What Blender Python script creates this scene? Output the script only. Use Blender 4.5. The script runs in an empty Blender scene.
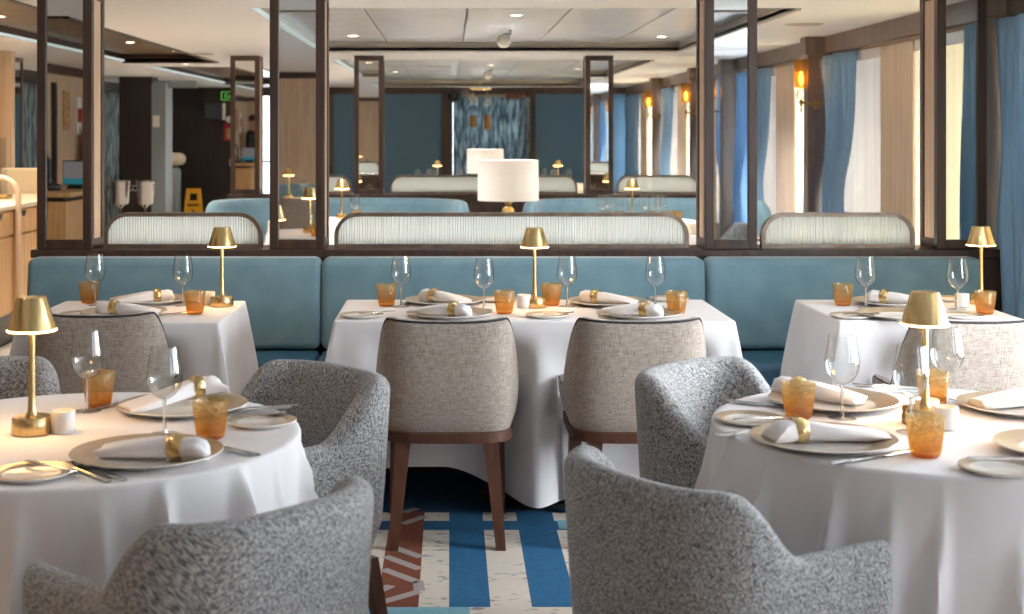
import bpy, math, random
from mathutils import Vector, Matrix
random.seed(7)
R = math.radians
SC = bpy.context.scene
COL = SC.collection
PI = math.pi

# ------------------------------------------------------------------ camera numbers
F, VX, VY, HC = 1400.0, 450.0, 132.0, 1.46
def P(px, py, z=0.755):
    """point at height z that the photograph shows at (px, py)"""
    d = F * (HC - z) / (py - VY)
    return ((px - VX) * d / F, d, z)

def lin(h):
    h = h.lstrip('#')
    out = []
    for i in (0, 2, 4):
        v = int(h[i:i+2], 16) / 255
        out.append(v / 12.92 if v <= .04045 else ((v + .055) / 1.055) ** 2.4)
    return (out[0], out[1], out[2], 1)

# ------------------------------------------------------------------ materials
def newmat(name):
    m = bpy.data.materials.new(name); m.use_nodes = True
    nt = m.node_tree
    for n in list(nt.nodes):
        if n.type not in ('OUTPUT_MATERIAL', 'BSDF_PRINCIPLED'): nt.nodes.remove(n)
    return m, nt, nt.nodes['Principled BSDF'], nt.nodes['Material Output']

def pm(name, col, rough=.5, metal=0.0, col2=None, nscale=(8, 8, 8), detail=4, lo=.35, hi=.65,
       bump=0.0, bscale=None, sheen=0.0, spec=.5, emit=0.0, ecol=None, coat=0.0, trans=0.0):
    m, nt, b, out = newmat(name)
    c1 = lin(col) if isinstance(col, str) else col
    b.inputs['Base Color'].default_value = c1
    b.inputs['Roughness'].default_value = rough
    b.inputs['Metallic'].default_value = metal
    b.inputs['Specular IOR Level'].default_value = spec
    if coat: b.inputs['Coat Weight'].default_value = coat; b.inputs['Coat Roughness'].default_value = .1
    if trans: b.inputs['Transmission Weight'].default_value = trans
    if sheen:
        b.inputs['Sheen Weight'].default_value = sheen; b.inputs['Sheen Roughness'].default_value = .4
    if emit:
        b.inputs['Emission Color'].default_value = lin(ecol or col); b.inputs['Emission Strength'].default_value = emit
    if col2 or bump:
        tc = nt.nodes.new('ShaderNodeTexCoord')
        mp = nt.nodes.new('ShaderNodeMapping'); mp.inputs['Scale'].default_value = nscale
        nt.links.new(tc.outputs['Object'], mp.inputs['Vector'])
        nz = nt.nodes.new('ShaderNodeTexNoise'); nz.inputs['Scale'].default_value = 1; nz.inputs['Detail'].default_value = detail
        nt.links.new(mp.outputs['Vector'], nz.inputs['Vector'])
        if col2:
            rp = nt.nodes.new('ShaderNodeValToRGB')
            rp.color_ramp.elements[0].position = lo; rp.color_ramp.elements[0].color = c1
            rp.color_ramp.elements[1].position = hi; rp.color_ramp.elements[1].color = lin(col2)
            nt.links.new(nz.outputs['Fac'], rp.inputs['Fac'])
            nt.links.new(rp.outputs['Color'], b.inputs['Base Color'])
        if bump:
            src = nz
            if bscale:
                mp2 = nt.nodes.new('ShaderNodeMapping'); mp2.inputs['Scale'].default_value = bscale
                nt.links.new(tc.outputs['Object'], mp2.inputs['Vector'])
                src = nt.nodes.new('ShaderNodeTexNoise'); src.inputs['Scale'].default_value = 1; src.inputs['Detail'].default_value = 3
                nt.links.new(mp2.outputs['Vector'], src.inputs['Vector'])
            bp = nt.nodes.new('ShaderNodeBump'); bp.inputs['Strength'].default_value = bump; bp.inputs['Distance'].default_value = .004
            nt.links.new(src.outputs['Fac'], bp.inputs['Height'])
            nt.links.new(bp.outputs['Normal'], b.inputs['Normal'])
    return m

def mix_nodes(nt, fac, a, b):
    mx = nt.nodes.new('ShaderNodeMixShader')
    if isinstance(fac, (int, float)): mx.inputs['Fac'].default_value = fac
    else: nt.links.new(fac, mx.inputs['Fac'])
    nt.links.new(a, mx.inputs[1]); nt.links.new(b, mx.inputs[2])
    return mx.outputs[0]

def thin_glass(name, tint='#f6f8f8', edge='#7f888b', gloss=.16):
    """thin blown glass: clear when seen face on, darker and glossier at the rim"""
    m, nt, b, out = newmat(name); nt.nodes.remove(b)
    lw = nt.nodes.new('ShaderNodeLayerWeight'); lw.inputs['Blend'].default_value = .35
    rp = nt.nodes.new('ShaderNodeValToRGB')
    rp.color_ramp.elements[0].position = .45; rp.color_ramp.elements[0].color = lin(tint)
    rp.color_ramp.elements[1].position = .95; rp.color_ramp.elements[1].color = lin(edge)
    nt.links.new(lw.outputs['Facing'], rp.inputs['Fac'])
    tr = nt.nodes.new('ShaderNodeBsdfTransparent'); nt.links.new(rp.outputs['Color'], tr.inputs['Color'])
    gl = nt.nodes.new('ShaderNodeBsdfGlossy'); gl.inputs['Roughness'].default_value = .03
    mt = nt.nodes.new('ShaderNodeMath'); mt.operation = 'MULTIPLY_ADD'
    nt.links.new(lw.outputs['Facing'], mt.inputs[0]); mt.inputs[1].default_value = .45; mt.inputs[2].default_value = gloss * .4
    nt.links.new(mix_nodes(nt, mt.outputs[0], tr.outputs[0], gl.outputs[0]), out.inputs['Surface'])
    return m

def amber_glass(name, cols, height, body=.4, tile=True):
    m, nt, b, out = newmat(name); nt.nodes.remove(b)
    tc = nt.nodes.new('ShaderNodeTexCoord'); sp = nt.nodes.new('ShaderNodeSeparateXYZ')
    nt.links.new(tc.outputs['Object'], sp.inputs[0])
    dv = nt.nodes.new('ShaderNodeMath'); dv.operation = 'DIVIDE'; dv.inputs[1].default_value = height
    nt.links.new(sp.outputs['Z'], dv.inputs[0])
    rp = nt.nodes.new('ShaderNodeValToRGB')
    el = rp.color_ramp.elements
    el[0].position = cols[0][0]; el[0].color = lin(cols[0][1]); el[1].position = cols[-1][0]; el[1].color = lin(cols[-1][1])
    for p, c in cols[1:-1]:
        e = el.new(p); e.color = lin(c)
    nt.links.new(dv.outputs[0], rp.inputs['Fac'])
    gm = nt.nodes.new('ShaderNodeGamma'); gm.inputs['Gamma'].default_value = .36; nt.links.new(rp.outputs['Color'], gm.inputs['Color'])
    tr = nt.nodes.new('ShaderNodeBsdfTransparent'); nt.links.new(gm.outputs['Color'], tr.inputs['Color'])
    df = nt.nodes.new('ShaderNodeBsdfDiffuse'); nt.links.new(rp.outputs['Color'], df.inputs['Color'])
    tl = nt.nodes.new('ShaderNodeBsdfTranslucent'); nt.links.new(rp.outputs['Color'], tl.inputs['Color'])
    gl = nt.nodes.new('ShaderNodeBsdfGlossy'); gl.inputs['Roughness'].default_value = .12
    s = mix_nodes(nt, .5, df.outputs[0], tl.outputs[0])
    s = mix_nodes(nt, body, tr.outputs[0], s)
    s = mix_nodes(nt, .08, s, gl.outputs[0])
    if tile:
        vo = nt.nodes.new('ShaderNodeTexVoronoi'); vo.inputs['Scale'].default_value = 135
        nt.links.new(tc.outputs['Object'], vo.inputs['Vector'])
        r2 = nt.nodes.new('ShaderNodeValToRGB'); r2.color_ramp.elements[0].color = (1, 1, 1, 1); r2.color_ramp.elements[1].color = (.8, .68, .52, 1)
        r2.color_ramp.elements[0].position = .35; r2.color_ramp.elements[1].position = .75
        nt.links.new(vo.outputs['Distance'], r2.inputs['Fac'])
        mc = nt.nodes.new('ShaderNodeMix'); mc.data_type = 'RGBA'; mc.blend_type = 'MULTIPLY'; mc.inputs[0].default_value = 1
        nt.links.new(rp.outputs['Color'], mc.inputs[6]); nt.links.new(r2.outputs['Color'], mc.inputs[7])
        for n in (df, tl): nt.links.new(mc.outputs[2], n.inputs['Color'])
        nt.links.new(mc.outputs[2], gm.inputs['Color'])
        bp = nt.nodes.new('ShaderNodeBump'); bp.inputs['Strength'].default_value = .8; bp.inputs['Distance'].default_value = .002
        nt.links.new(vo.outputs['Distance'], bp.inputs['Height'])
        for n in (df, tl, gl): nt.links.new(bp.outputs['Normal'], n.inputs['Normal'])
    nt.links.new(s, out.inputs['Surface'])
    return m

def translucent(name, col, t=.5, clear=0.0, gloss=0.0, rough=.3, col2=None, nscale=(30, 30, 3)):
    m, nt, b, out = newmat(name); nt.nodes.remove(b)
    df = nt.nodes.new('ShaderNodeBsdfDiffuse'); df.inputs['Color'].default_value = lin(col)
    tl = nt.nodes.new('ShaderNodeBsdfTranslucent'); tl.inputs['Color'].default_value = lin(col)
    if col2:
        tc = nt.nodes.new('ShaderNodeTexCoord'); mp = nt.nodes.new('ShaderNodeMapping'); mp.inputs['Scale'].default_value = nscale
        nz = nt.nodes.new('ShaderNodeTexNoise'); nz.inputs['Scale'].default_value = 1; nz.inputs['Detail'].default_value = 3
        rp = nt.nodes.new('ShaderNodeValToRGB'); rp.color_ramp.elements[0].color = lin(col); rp.color_ramp.elements[1].color = lin(col2)
        rp.color_ramp.elements[0].position = .35; rp.color_ramp.elements[1].position = .65
        nt.links.new(tc.outputs['Object'], mp.inputs['Vector']); nt.links.new(mp.outputs[0], nz.inputs['Vector'])
        nt.links.new(nz.outputs['Fac'], rp.inputs['Fac'])
        nt.links.new(rp.outputs[0], df.inputs['Color']); nt.links.new(rp.outputs[0], tl.inputs['Color'])
    s = mix_nodes(nt, t, df.outputs[0], tl.outputs[0])
    if clear:
        tr = nt.nodes.new('ShaderNodeBsdfTransparent'); tr.inputs['Color'].default_value = lin(col)
        s = mix_nodes(nt, clear, s, tr.outputs[0])
    if gloss:
        gl = nt.nodes.new('ShaderNodeBsdfGlossy'); gl.inputs['Roughness'].default_value = rough
        s = mix_nodes(nt, gloss, s, gl.outputs[0])
    nt.links.new(s, out.inputs['Surface'])
    return m

def emitter(name, col, strength):
    m, nt, b, out = newmat(name); nt.nodes.remove(b)
    e = nt.nodes.new('ShaderNodeEmission'); e.inputs['Color'].default_value = lin(col); e.inputs['Strength'].default_value = strength
    nt.links.new(e.outputs[0], out.inputs['Surface']); return m

def weave(name, c1, c2, s, rough=.9, herring=False):
    """woven cloth: crossed fine noise for warp and weft"""
    m, nt, b, out = newmat(name)
    tc = nt.nodes.new('ShaderNodeTexCoord')
    outs = []
    rots = ((R(36), R(36), 0), (R(-36), R(-36), 0)) if herring else ((0, 0, 0), (0, 0, 0))
    scs = ((s*1.7, s*1.7, s*.32), (s*1.7, s*1.7, s*.32)) if herring else ((s*3, s*3, s*.22), (s*.3, s*.3, s*3))
    for rt, sc_ in zip(rots, scs):
        mp = nt.nodes.new('ShaderNodeMapping'); mp.inputs['Rotation'].default_value = rt; mp.inputs['Scale'].default_value = sc_
        if herring: mp.vector_type = 'TEXTURE'; mp.inputs['Scale'].default_value = tuple(1 / v for v in sc_)
        nz = nt.nodes.new('ShaderNodeTexNoise'); nz.inputs['Scale'].default_value = 1; nz.inputs['Detail'].default_value = 2
        nt.links.new(tc.outputs['Object'], mp.inputs['Vector']); nt.links.new(mp.outputs[0], nz.inputs['Vector'])
        outs.append(nz.outputs['Fac'])
    if herring:                                    # columns of the herringbone lean alternately left and right
        sx = nt.nodes.new('ShaderNodeSeparateXYZ'); nt.links.new(tc.outputs['Object'], sx.inputs[0])
        sm = nt.nodes.new('ShaderNodeMath'); sm.operation = 'MULTIPLY_ADD'; sm.inputs[1].default_value = .8
        nt.links.new(sx.outputs['Y'], sm.inputs[0]); nt.links.new(sx.outputs['X'], sm.inputs[2])
        m1 = nt.nodes.new('ShaderNodeMath'); m1.operation = 'MULTIPLY'; m1.inputs[1].default_value = 2 * PI / .05; nt.links.new(sm.outputs[0], m1.inputs[0])
        m2 = nt.nodes.new('ShaderNodeMath'); m2.operation = 'SINE'; nt.links.new(m1.outputs[0], m2.inputs[0])
        m3 = nt.nodes.new('ShaderNodeMath'); m3.operation = 'GREATER_THAN'; m3.inputs[1].default_value = 0; nt.links.new(m2.outputs[0], m3.inputs[0])
        mx = nt.nodes.new('ShaderNodeMix'); mx.data_type = 'FLOAT'
        nt.links.new(m3.outputs[0], mx.inputs[0]); nt.links.new(outs[0], mx.inputs[2]); nt.links.new(outs[1], mx.inputs[3])
        outs = [mx.outputs[0], mx.outputs[0]]
    ad = nt.nodes.new('ShaderNodeMath'); ad.operation = 'MAXIMUM' if herring else 'ADD'
    nt.links.new(outs[0], ad.inputs[0]); nt.links.new(outs[1], ad.inputs[1])
    rp = nt.nodes.new('ShaderNodeValToRGB')
    if herring: lo, hi = .38, .62
    else: lo, hi = .38, .62
    rp.color_ramp.elements[0].position = lo; rp.color_ramp.elements[0].color = lin(c1)
    rp.color_ramp.elements[1].position = hi; rp.color_ramp.elements[1].color = lin(c2)
    src = ad.outputs[0]
    if not herring:
        hf = nt.nodes.new('ShaderNodeMath'); hf.operation = 'MULTIPLY'; hf.inputs[1].default_value = .5
        nt.links.new(src, hf.inputs[0]); src = hf.outputs[0]
    nt.links.new(src, rp.inputs['Fac']); nt.links.new(rp.outputs[0], b.inputs['Base Color'])
    bp = nt.nodes.new('ShaderNodeBump'); bp.inputs['Strength'].default_value = .5; bp.inputs['Distance'].default_value = .004
    nt.links.new(src, bp.inputs['Height']); nt.links.new(bp.outputs[0], b.inputs['Normal'])
    b.inputs['Roughness'].default_value = rough; b.inputs['Sheen Weight'].default_value = .3
    b.inputs['Specular IOR Level'].default_value = .2
    return m

M = dict(
    ceiling=pm('white_ceiling_paint', '#f0f0f2', .6),
    tray=pm('satin_metal_plank', '#e3e6ea', .27, .5, col2='#d8dbe0', nscale=(.6, 9, 9)),
    trayside=pm('grey_tray_edge', '#b5afa6', .5),
    seam=pm('dark_seam', '#2c2a29', .7),
    woodceil=pm('brown_ceiling_planks', '#7d6449', .35, .1, col2='#574630', nscale=(2, 26, 26)),
    darkwood=pm('dark_walnut', '#4a362d', .42, col2='#37271f', nscale=(30, 30, 2.5), detail=6),
    blackwood=pm('wenge_panel', '#2e2320', .5, col2='#211a18', nscale=(26, 26, 2), detail=6),
    greywood=pm('grey_brown_wood', '#80726b', .45, col2='#6f625c', nscale=(24, 24, 2.5), detail=6),
    lightwood=pm('light_oak_panel', '#cdb398', .45, col2='#bb9f84', nscale=(34, 34, 2.2), detail=6),
    pierwood=pm('pale_pier_panel', '#e3cfba', .45, col2='#d4bda6', nscale=(34, 34, 2.2), detail=6),
    oak=pm('pale_oak_cabinet', '#d2ab7c', .45, col2='#bd9465', nscale=(40, 40, 3), detail=6),
    oakfloor=pm('oak_floor', '#dfd3c3', .5, col2='#d3c5b2', nscale=(3, 30, 3)),
    worktop=pm('cream_worktop', '#e6d9c3', .3),
    navy=pm('navy_wall_fabric', '#587a94', .85, col2='#50718a', nscale=(90, 90, 90), bump=.3),
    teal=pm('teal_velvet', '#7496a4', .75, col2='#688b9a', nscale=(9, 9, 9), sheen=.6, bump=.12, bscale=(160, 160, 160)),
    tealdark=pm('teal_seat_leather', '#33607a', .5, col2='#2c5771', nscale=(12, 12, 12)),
    bronze=pm('bronze_frame', '#8c7f74', .38, .7, col2='#776a60', nscale=(20, 20, 20)),
    flute=translucent('fluted_glass', '#dde3e1', .42, clear=.06, gloss=.14, rough=.2),
    mirror=pm('mirror_silver', '#e2e4e2', .015, 1.0),
    brass=pm('satin_brass', '#e2c590', .25, 1.0, col2='#d8b87c', nscale=(120, 120, 3)),
    oldbrass=pm('aged_brass', '#a3874f', .3, 1.0),
    chrome=pm('steel_cutlery', '#cfcac6', .16, 1.0),
    silver=pm('polished_silver', '#a9a8a8', .1, 1.0),
    cloth=pm('white_linen', '#f0eced', .85, col2='#e9e5e6', nscale=(5, 5, 5), bump=.25, bscale=(14, 14, 9), sheen=.15),
    napkin=pm('white_napkin', '#f3efef', .85, bump=.25, bscale=(60, 60, 60)),
    porcelain=pm('white_porcelain', '#efe9e2', .22, coat=.3),
    rim=pm('warm_grey_glaze', '#b29c80', .3, col2='#a79175', nscale=(30, 30, 30), coat=.2),
    candle=pm('white_ceramic_pot', '#f1ece6', .4),
    bulb=emitter('warm_lamp_glow', '#ffc477', 26),
    bulbsmall=emitter('warm_filament_glow', '#ffc468', 14),
    down=emitter('downlight_glow', '#ffe3bd', 22),
    strip=emitter('cove_led', '#e4f0ec', .62),
    boucle=weave('grey_herringbone_boucle', '#545253', '#c0bebd', 190, herring=True),
    linen=weave('beige_linen_weave', '#8b7d73', '#b8ab9f', 130),
    piping=pm('navy_piping', '#26222a', .6),
    walnut=pm('walnut_leg', '#5e3a2a', .4, col2='#4a2b1e', nscale=(40, 40, 4), detail=6),
    curtain=translucent('slate_blue_curtain', '#a6c8e4', .3, col2='#9cc0de', nscale=(60, 60, 8)),
    darkcurtain=translucent('dark_blue_sheer', '#4d6068', .5, col2='#a3b0b6', nscale=(22, 22, 5)),
    blind=translucent('cream_roller_blind', '#efe5d0', .5, col2='#e9dcc3', nscale=(40, 40, 1)),
    greyblind=translucent('grey_roller_blind', '#a09a94', .5, col2='#938d88', nscale=(40, 40, 1)),
    shade=translucent('cream_drum_shade', '#f4f1ec', .5),
    glass=thin_glass('clear_stemware'), solidglass=pm('solid_glass_stem', '#ffffff', .0, trans=1.0),
    pane=thin_glass('window_pane', '#f4f8fa', '#dfe8ec', .1),
    orb=thin_glass('clear_glass_orb', '#eef0f0', '#8d9498', .35),
    amber=amber_glass('amber_tumbler_glass', [(.02, '#d0700e'), (.17, '#ecaa3a'), (.5, '#f0c878'), (1, '#ecdcb2')], .088, .22),
    ambershade=amber_glass('amber_shade_glass', [(0, '#d8a048'), (.5, '#e8b860'), (1, '#c29650')], .2, .12, tile=False),
    black=pm('black_plastic', '#17171a', .35),
    grey=pm('grey_lacquer', '#8f979b', .4),
    alu=pm('brushed_aluminium', '#8d969c', .55, .2),
    yellow=pm('yellow_plastic', '#e2a414', .4),
    redp=pm('red_print', '#a8201c', .5),
    whitep=pm('white_print', '#e9e6df', .5),
    tan=pm('tan_print', '#c9a274', .5, col2='#8c5a3c', nscale=(30, 30, 30)),
    green=emitter('exit_green', '#7dd35b', .5),
    darkgreen=pm('exit_panel', '#10301c', .4),
    screen=emitter('screen_teal', '#3f97a4', .4),
    screen2=emitter('screen_pale', '#a89c9e', .35),
    darkglass=pm('dark_screen_glass', '#3a4046', .15),
    skin=pm('skin', '#c69a80', .5), suit=pm('black_suit', '#15161b', .8), hair=pm('dark_hair', '#2a1e18', .7),
    cblue=pm('carpet_blue', '#1b618c', .95, col2='#165780', nscale=(50, 50, 50), bump=.4, bscale=(300, 300, 300)),
    cdeep=pm('carpet_deep_blue', '#134a72', .95, col2='#104165', nscale=(50, 50, 50), bump=.4, bscale=(300, 300, 300)),
    ccream=pm('carpet_cream', '#8f8d8e', .95, col2='#d5c9bc', nscale=(18, 42, 30), detail=5, lo=.33, hi=.42, bump=.4, bscale=(300, 300, 300)),
    crust=pm('carpet_rust', '#7a3f26', .95, col2='#6c361f', nscale=(50, 50, 50), bump=.4, bscale=(300, 300, 300)),
    cgrey=pm('carpet_grey_line', '#a59a97', .95),
    cpale=pm('carpet_pale_blue', '#7fb0bf', .95, col2='#74a5b5', nscale=(50, 50, 50)),
)

# ------------------------------------------------------------------ mesh building
class G:
    def __init__(s): s.V, s.Fc, s.mi = [], [], []
    def add(s, V, Fc, mi=0):
        o = len(s.V); s.V += [tuple(v) for v in V]; s.Fc += [tuple(i + o for i in f) for f in Fc]; s.mi += [mi] * len(Fc); return s
    def box(s, x0, x1, y0, y1, z0, z1, mi=0):
        V = [(x, y, z) for z in (z0, z1) for y in (y0, y1) for x in (x0, x1)]
        return s.add(V, [(0, 2, 3, 1), (4, 5, 7, 6), (0, 1, 5, 4), (2, 6, 7, 3), (0, 4, 6, 2), (1, 3, 7, 5)], mi)
    def hexa(s, bot, top, mi=0):
        return s.add(list(bot) + list(top), [(3, 2, 1, 0), (4, 5, 6, 7), (0, 1, 5, 4), (1, 2, 6, 5), (2, 3, 7, 6), (3, 0, 4, 7)], mi)
    def quad(s, a, b, c, d, mi=0): return s.add([a, b, c, d], [(0, 1, 2, 3)], mi)
    def rings(s, rings, closed=True, cap0=True, cap1=True, mi=0):
        n = len(rings[0]); V = [v for r in rings for v in r]; Fc = []
        for i in range(len(rings) - 1):
            for j in range(n if closed else n - 1):
                k = (j + 1) % n
                Fc.append((i*n + j, i*n + k, (i+1)*n + k, (i+1)*n + j))
        if cap0: Fc.append(tuple(range(n - 1, -1, -1)))
        if cap1: Fc.append(tuple((len(rings) - 1) * n + j for j in range(n)))
        return s.add(V, Fc, mi)
    def lathe(s, prof, n=32, c=(0, 0, 0), mi=0, cap0=False, cap1=False, axis='z'):
        rs = []
        for r, z in prof:
            ring = []
            for j in range(n):
                a = 2 * PI * j / n
                v = (r * math.cos(a), r * math.sin(a), z)
                if axis == 'x': v = (v[2], v[0], v[1])
                if axis == 'y': v = (v[1], v[2], v[0])
                ring.append((v[0] + c[0], v[1] + c[1], v[2] + c[2]))
            rs.append(ring)
        return s.rings(rs, True, cap0, cap1, mi)
    def tube(s, pts, r, n=10, closed=False, mi=0, cap=True):
        pts = [Vector(p) for p in pts]; m = len(pts); rs = []
        if not hasattr(r, '__len__'): r = [r] * m
        up = Vector((0, 0, 1)); prev = None
        for i, p in enumerate(pts):
            a = pts[(i - 1) % m] if (closed or i > 0) else p
            b = pts[(i + 1) % m] if (closed or i < m - 1) else p
            t = (b - a).normalized()
            if prev is None:
                ref = up if abs(t.dot(up)) < .95 else Vector((1, 0, 0))
                nx = t.cross(ref).normalized()
            else:
                nx = (prev - t * prev.dot(t)).normalized()
            prev = nx; ny = t.cross(nx)
            rs.append([p + nx * r[i] * math.cos(2*PI*j/n) + ny * r[i] * math.sin(2*PI*j/n) for j in range(n)])
        if closed: rs.append(rs[0])
        return s.rings(rs, True, cap and not closed, cap and not closed, mi)
    def prism(s, poly, z0, z1, axis='z', mi=0):
        def mk(p, h):
            if axis == 'z': return (p[0], p[1], h)
            if axis == 'y': return (p[0], h, p[1])
            return (h, p[0], p[1])
        n = len(poly)
        V = [mk(p, z0) for p in poly] + [mk(p, z1) for p in poly]
        return s.add(V, [tuple(range(n - 1, -1, -1)), tuple(range(n, 2*n))] + [(i, (i+1) % n, n + (i+1) % n, n + i) for i in range(n)], mi)
    def mesh(s, name, mats, smooth=None):
        me = bpy.data.meshes.new(name); me.from_pydata(s.V, [], s.Fc)
        for m in (mats if isinstance(mats, (list, tuple)) else [mats]): me.materials.append(m)
        me.polygons.foreach_set('material_index', s.mi)
        me.validate(); me.update()
        import bmesh
        bm = bmesh.new(); bm.from_mesh(me); bmesh.ops.recalc_face_normals(bm, faces=bm.faces); bm.to_mesh(me); bm.free()
        if smooth:
            me.polygons.foreach_set('use_smooth', [True] * len(me.polygons))
            me.set_sharp_from_angle(angle=R(smooth))
        return me
def link(name, data, parent=None, loc=(0, 0, 0), rz=0):
    o = bpy.data.objects.new(name, data); COL.objects.link(o)
    o.location = loc; o.rotation_euler = (0, 0, rz)
    if parent: o.parent = parent
    return o
def ob(name, g, mats, parent=None, loc=(0, 0, 0), rz=0, smooth=35, bevel=0, seg=2, sub=0):
    o = link(name, g.mesh(name, mats, smooth), parent, loc, rz)
    if bevel:
        b = o.modifiers.new('Bevel', 'BEVEL'); b.width = bevel; b.segments = seg; b.limit_method = 'ANGLE'; b.angle_limit = R(40)
    if sub:
        b = o.modifiers.new('Subdivision', 'SUBSURF'); b.levels = b.render_levels = sub
    return o
def tag(o, label, cat, group=None):
    o['label'] = label; o['category'] = cat
    if group: o['group'] = group
    return o
def thing(name, label, cat, loc=(0, 0, 0), rz=0, group=None):
    return tag(link(name, None, None, loc, rz), label, cat, group)
def struct(o): o['kind'] = 'structure'; return o
def sst(a, b, x):
    t = max(0, min(1, (x - a) / (b - a))); return t * t * (3 - 2 * t)

# a KIND is a list of (part name, mesh, parent index or None, bevel); one entry -> the thing is that mesh
KIND = {}
def place(kind, loc, rz, label, cat, group=None, name=None):
    ps = KIND[kind]; name = name or kind
    if len(ps) == 1:
        return tag(link(name, ps[0][1], None, loc, rz), label, cat, group)
    t = thing(name, label, cat, loc, rz, group); made = []
    for pn, me, pa in ps:
        made.append(link(pn, me, made[pa] if pa is not None else t))
    return t

# ------------------------------------------------------------------ the room shell
CZ = 2.13
XR, XL, YB, YF = 2.68, -3.95, -2.6, 21.0
def rect_holes(x0, x1, y0, y1, holes, z, th):
    """flat slab with rectangular holes"""
    g = G()
    xs = sorted({x0, x1} | {v for h in holes for v in h[:2]}); ys = sorted({y0, y1} | {v for h in holes for v in h[2:]})
    xs = [x for x in xs if x0 <= x <= x1]; ys = [y for y in ys if y0 <= y <= y1]
    for i in range(len(xs) - 1):
        for j in range(len(ys) - 1):
            cx, cy = (xs[i] + xs[i+1]) / 2, (ys[j] + ys[j+1]) / 2
            if any(h[0] < cx < h[1] and h[2] < cy < h[3] for h in holes): continue
            g.box(xs[i], xs[i+1], ys[j], ys[j+1], z, z + th)
    return g
trays = [(-1.09, 1.9, 7.57, 11.6, 'm'), (-1.09, 1.9, 13.0, 20.3, 'm'), (-1.09, 1.9, -1.2, 5.4, 'm'),
         (-3.13, -2.21, 6.0, 13.4, 'w'), (-3.13, -1.95, 14.4, 19.4, 'w'), (-3.13, -2.21, -1.2, 5.0, 'w')]
struct(ob('ceiling', rect_holes(-5.2, 3.2, YB - .1, YF + .2, [t[:4] for t in trays], CZ, .03), M['ceiling'], smooth=None))
for n, (x0, x1, y0, y1, k) in enumerate(trays):
    g = G(); zt = 2.205
    if k == 'm':
        xs = [x0 + .0, -.52, .105, .735, 1.36, x1]
        for i in range(5):
            y = y0
            while y < y1 - .02:
                ye = min(y + .17, y1)
                g.box(xs[i] + .004, xs[i+1] - .004, y + .004, ye - .004, zt, zt + .012)
                y += .17
        o = ob('ceiling_panel', g, M['tray'], smooth=None, bevel=.003)
    else:
        y = y0
        while y < y1 - .02:
            g.box(x0, x1, y + .003, min(y + .12, y1) - .003, zt, zt + .012); y += .12
        o = ob('ceiling_panel', g, M['woodceil'], smooth=None)
    struct(o)
    g = G().box(x0 - .05, x1 + .05, y0 - .05, y1 + .05, zt + .02, zt + .05)
    struct(ob('ceiling_backing', g, M['seam'], smooth=None))
    g = G()
    g.box(x0 - .02, x0, y0 - .02, y1 + .02, CZ + .001, zt + .02); g.box(x1, x1 + .02, y0 - .02, y1 + .02, CZ + .001, zt + .02)
    g.box(x0, x1, y0 - .02, y0, CZ + .001, zt + .02); g.box(x0, x1, y1, y1 + .02, CZ + .001, zt + .02)
    g.box(x0, x1, y1 - .05, y1, CZ - .012, CZ + .001); g.box(x1 - .03, x1, y0, y1, CZ - .012, CZ + .001)
    struct(ob('trim_%d' % (n + 1), g, M['trayside'] if k == 'm' else M['darkwood'], smooth=None))
    g = G().box(x0 - .002, x0 + .028, y0 + .05, y1 - .05, CZ + .004, CZ + .02)
    tag(ob('cove_light', g, M['strip'], smooth=None),
        ['white light strip along the left edge of the nearest metal ceiling tray', 'white light strip edging the far metal ceiling tray',
         'white light strip over the front tables, mirrored in the left pillar',
         'white light strip in the brown slatted ceiling by the oak counter', 'long white light strip of the far brown ceiling recess',
         'white light strip in the brown ceiling recess over the service desk, seen in mirrors'][n], 'light strip')

# floors
struct(ob('floor', G().box(-5.2, 3.2, YB - .1, YF + .2, -.06, 0), M['oakfloor'], smooth=None))
# carpet: woven pattern as coloured fields on one mesh
cg = G(); CM = ['cblue', 'cdeep', 'ccream', 'crust', 'cgrey', 'cpale']
def cf(x0, x1, y0, y1, m, z=.006): cg.quad((x0, y0, z), (x1, y0, z), (x1, y1, z), (x0, y1, z), CM.index(m))
pat = [(-.36, -.225, 'ccream'), (-.225, -.097, 'crust'), (-.097, -.003, 'ccream'), (-.003, .124, 'cblue'), (.124, .251, 'ccream'), (.251, .39, 'cblue'), (.39, .56, 'ccream')]
PW = .92
for k in range(-3, 4):
    for a, b, m in pat:
        xa, xb = a + k * PW, b + k * PW
        if xb > 2.5 or xa < -2.6: continue
        for ya, yb in ((.2, 1.4), (1.55, 2.75), (2.9, 4.14), (4.285, 5.115)): cf(xa, xb, ya, yb, m)
        if m == 'crust': cf(xa, xb, 5.115, 5.37, m)
        else:
            cf(xa, xb, 5.115, 5.235, 'cblue' if a > -.3 else 'cdeep')
            cf(xa, xb, 5.235, 5.35, m if m == 'ccream' else 'cblue')
        cf(xa, xb, 5.37 if m == 'crust' else 5.35, 6.4, 'cdeep')
    for ya, yb in ((1.4, 1.55), (2.75, 2.9), (4.14, 4.285)):
        cf(-.36 + k*PW, .06 + k*PW, ya, yb, 'cpale'); cf(.06 + k*PW, .56 + k*PW, ya, yb, 'ccream')
def stroke(p, q, w=.018):
    a = Vector(P(p[0], p[1], 0)); b = Vector(P(q[0], q[1], 0)); d = (b - a).normalized(); n = Vector((-d.y, d.x, 0)) * w
    for v in (a, b): v.z = .0065
    cg.quad(a - n, b - n, b + n, a + n, CM.index('cgrey'))
for p, q in [((392, 548.5), (421.5, 559)), ((385, 558), (420, 571)), ((383, 571), (418, 584)), ((418, 583), (419.5, 593)),
             ((419, 593.5), (381, 604.5)), ((379, 593), (391, 587.5)), ((403, 525.5), (425, 518)), ((403, 514), (417, 510))]: stroke(p, q)
cf(.40, .56, 5.13, 5.24, 'cpale', .0063)
cg.box(-2.6, 2.5, .2, 6.4, .0005, .0045, 1)
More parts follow.
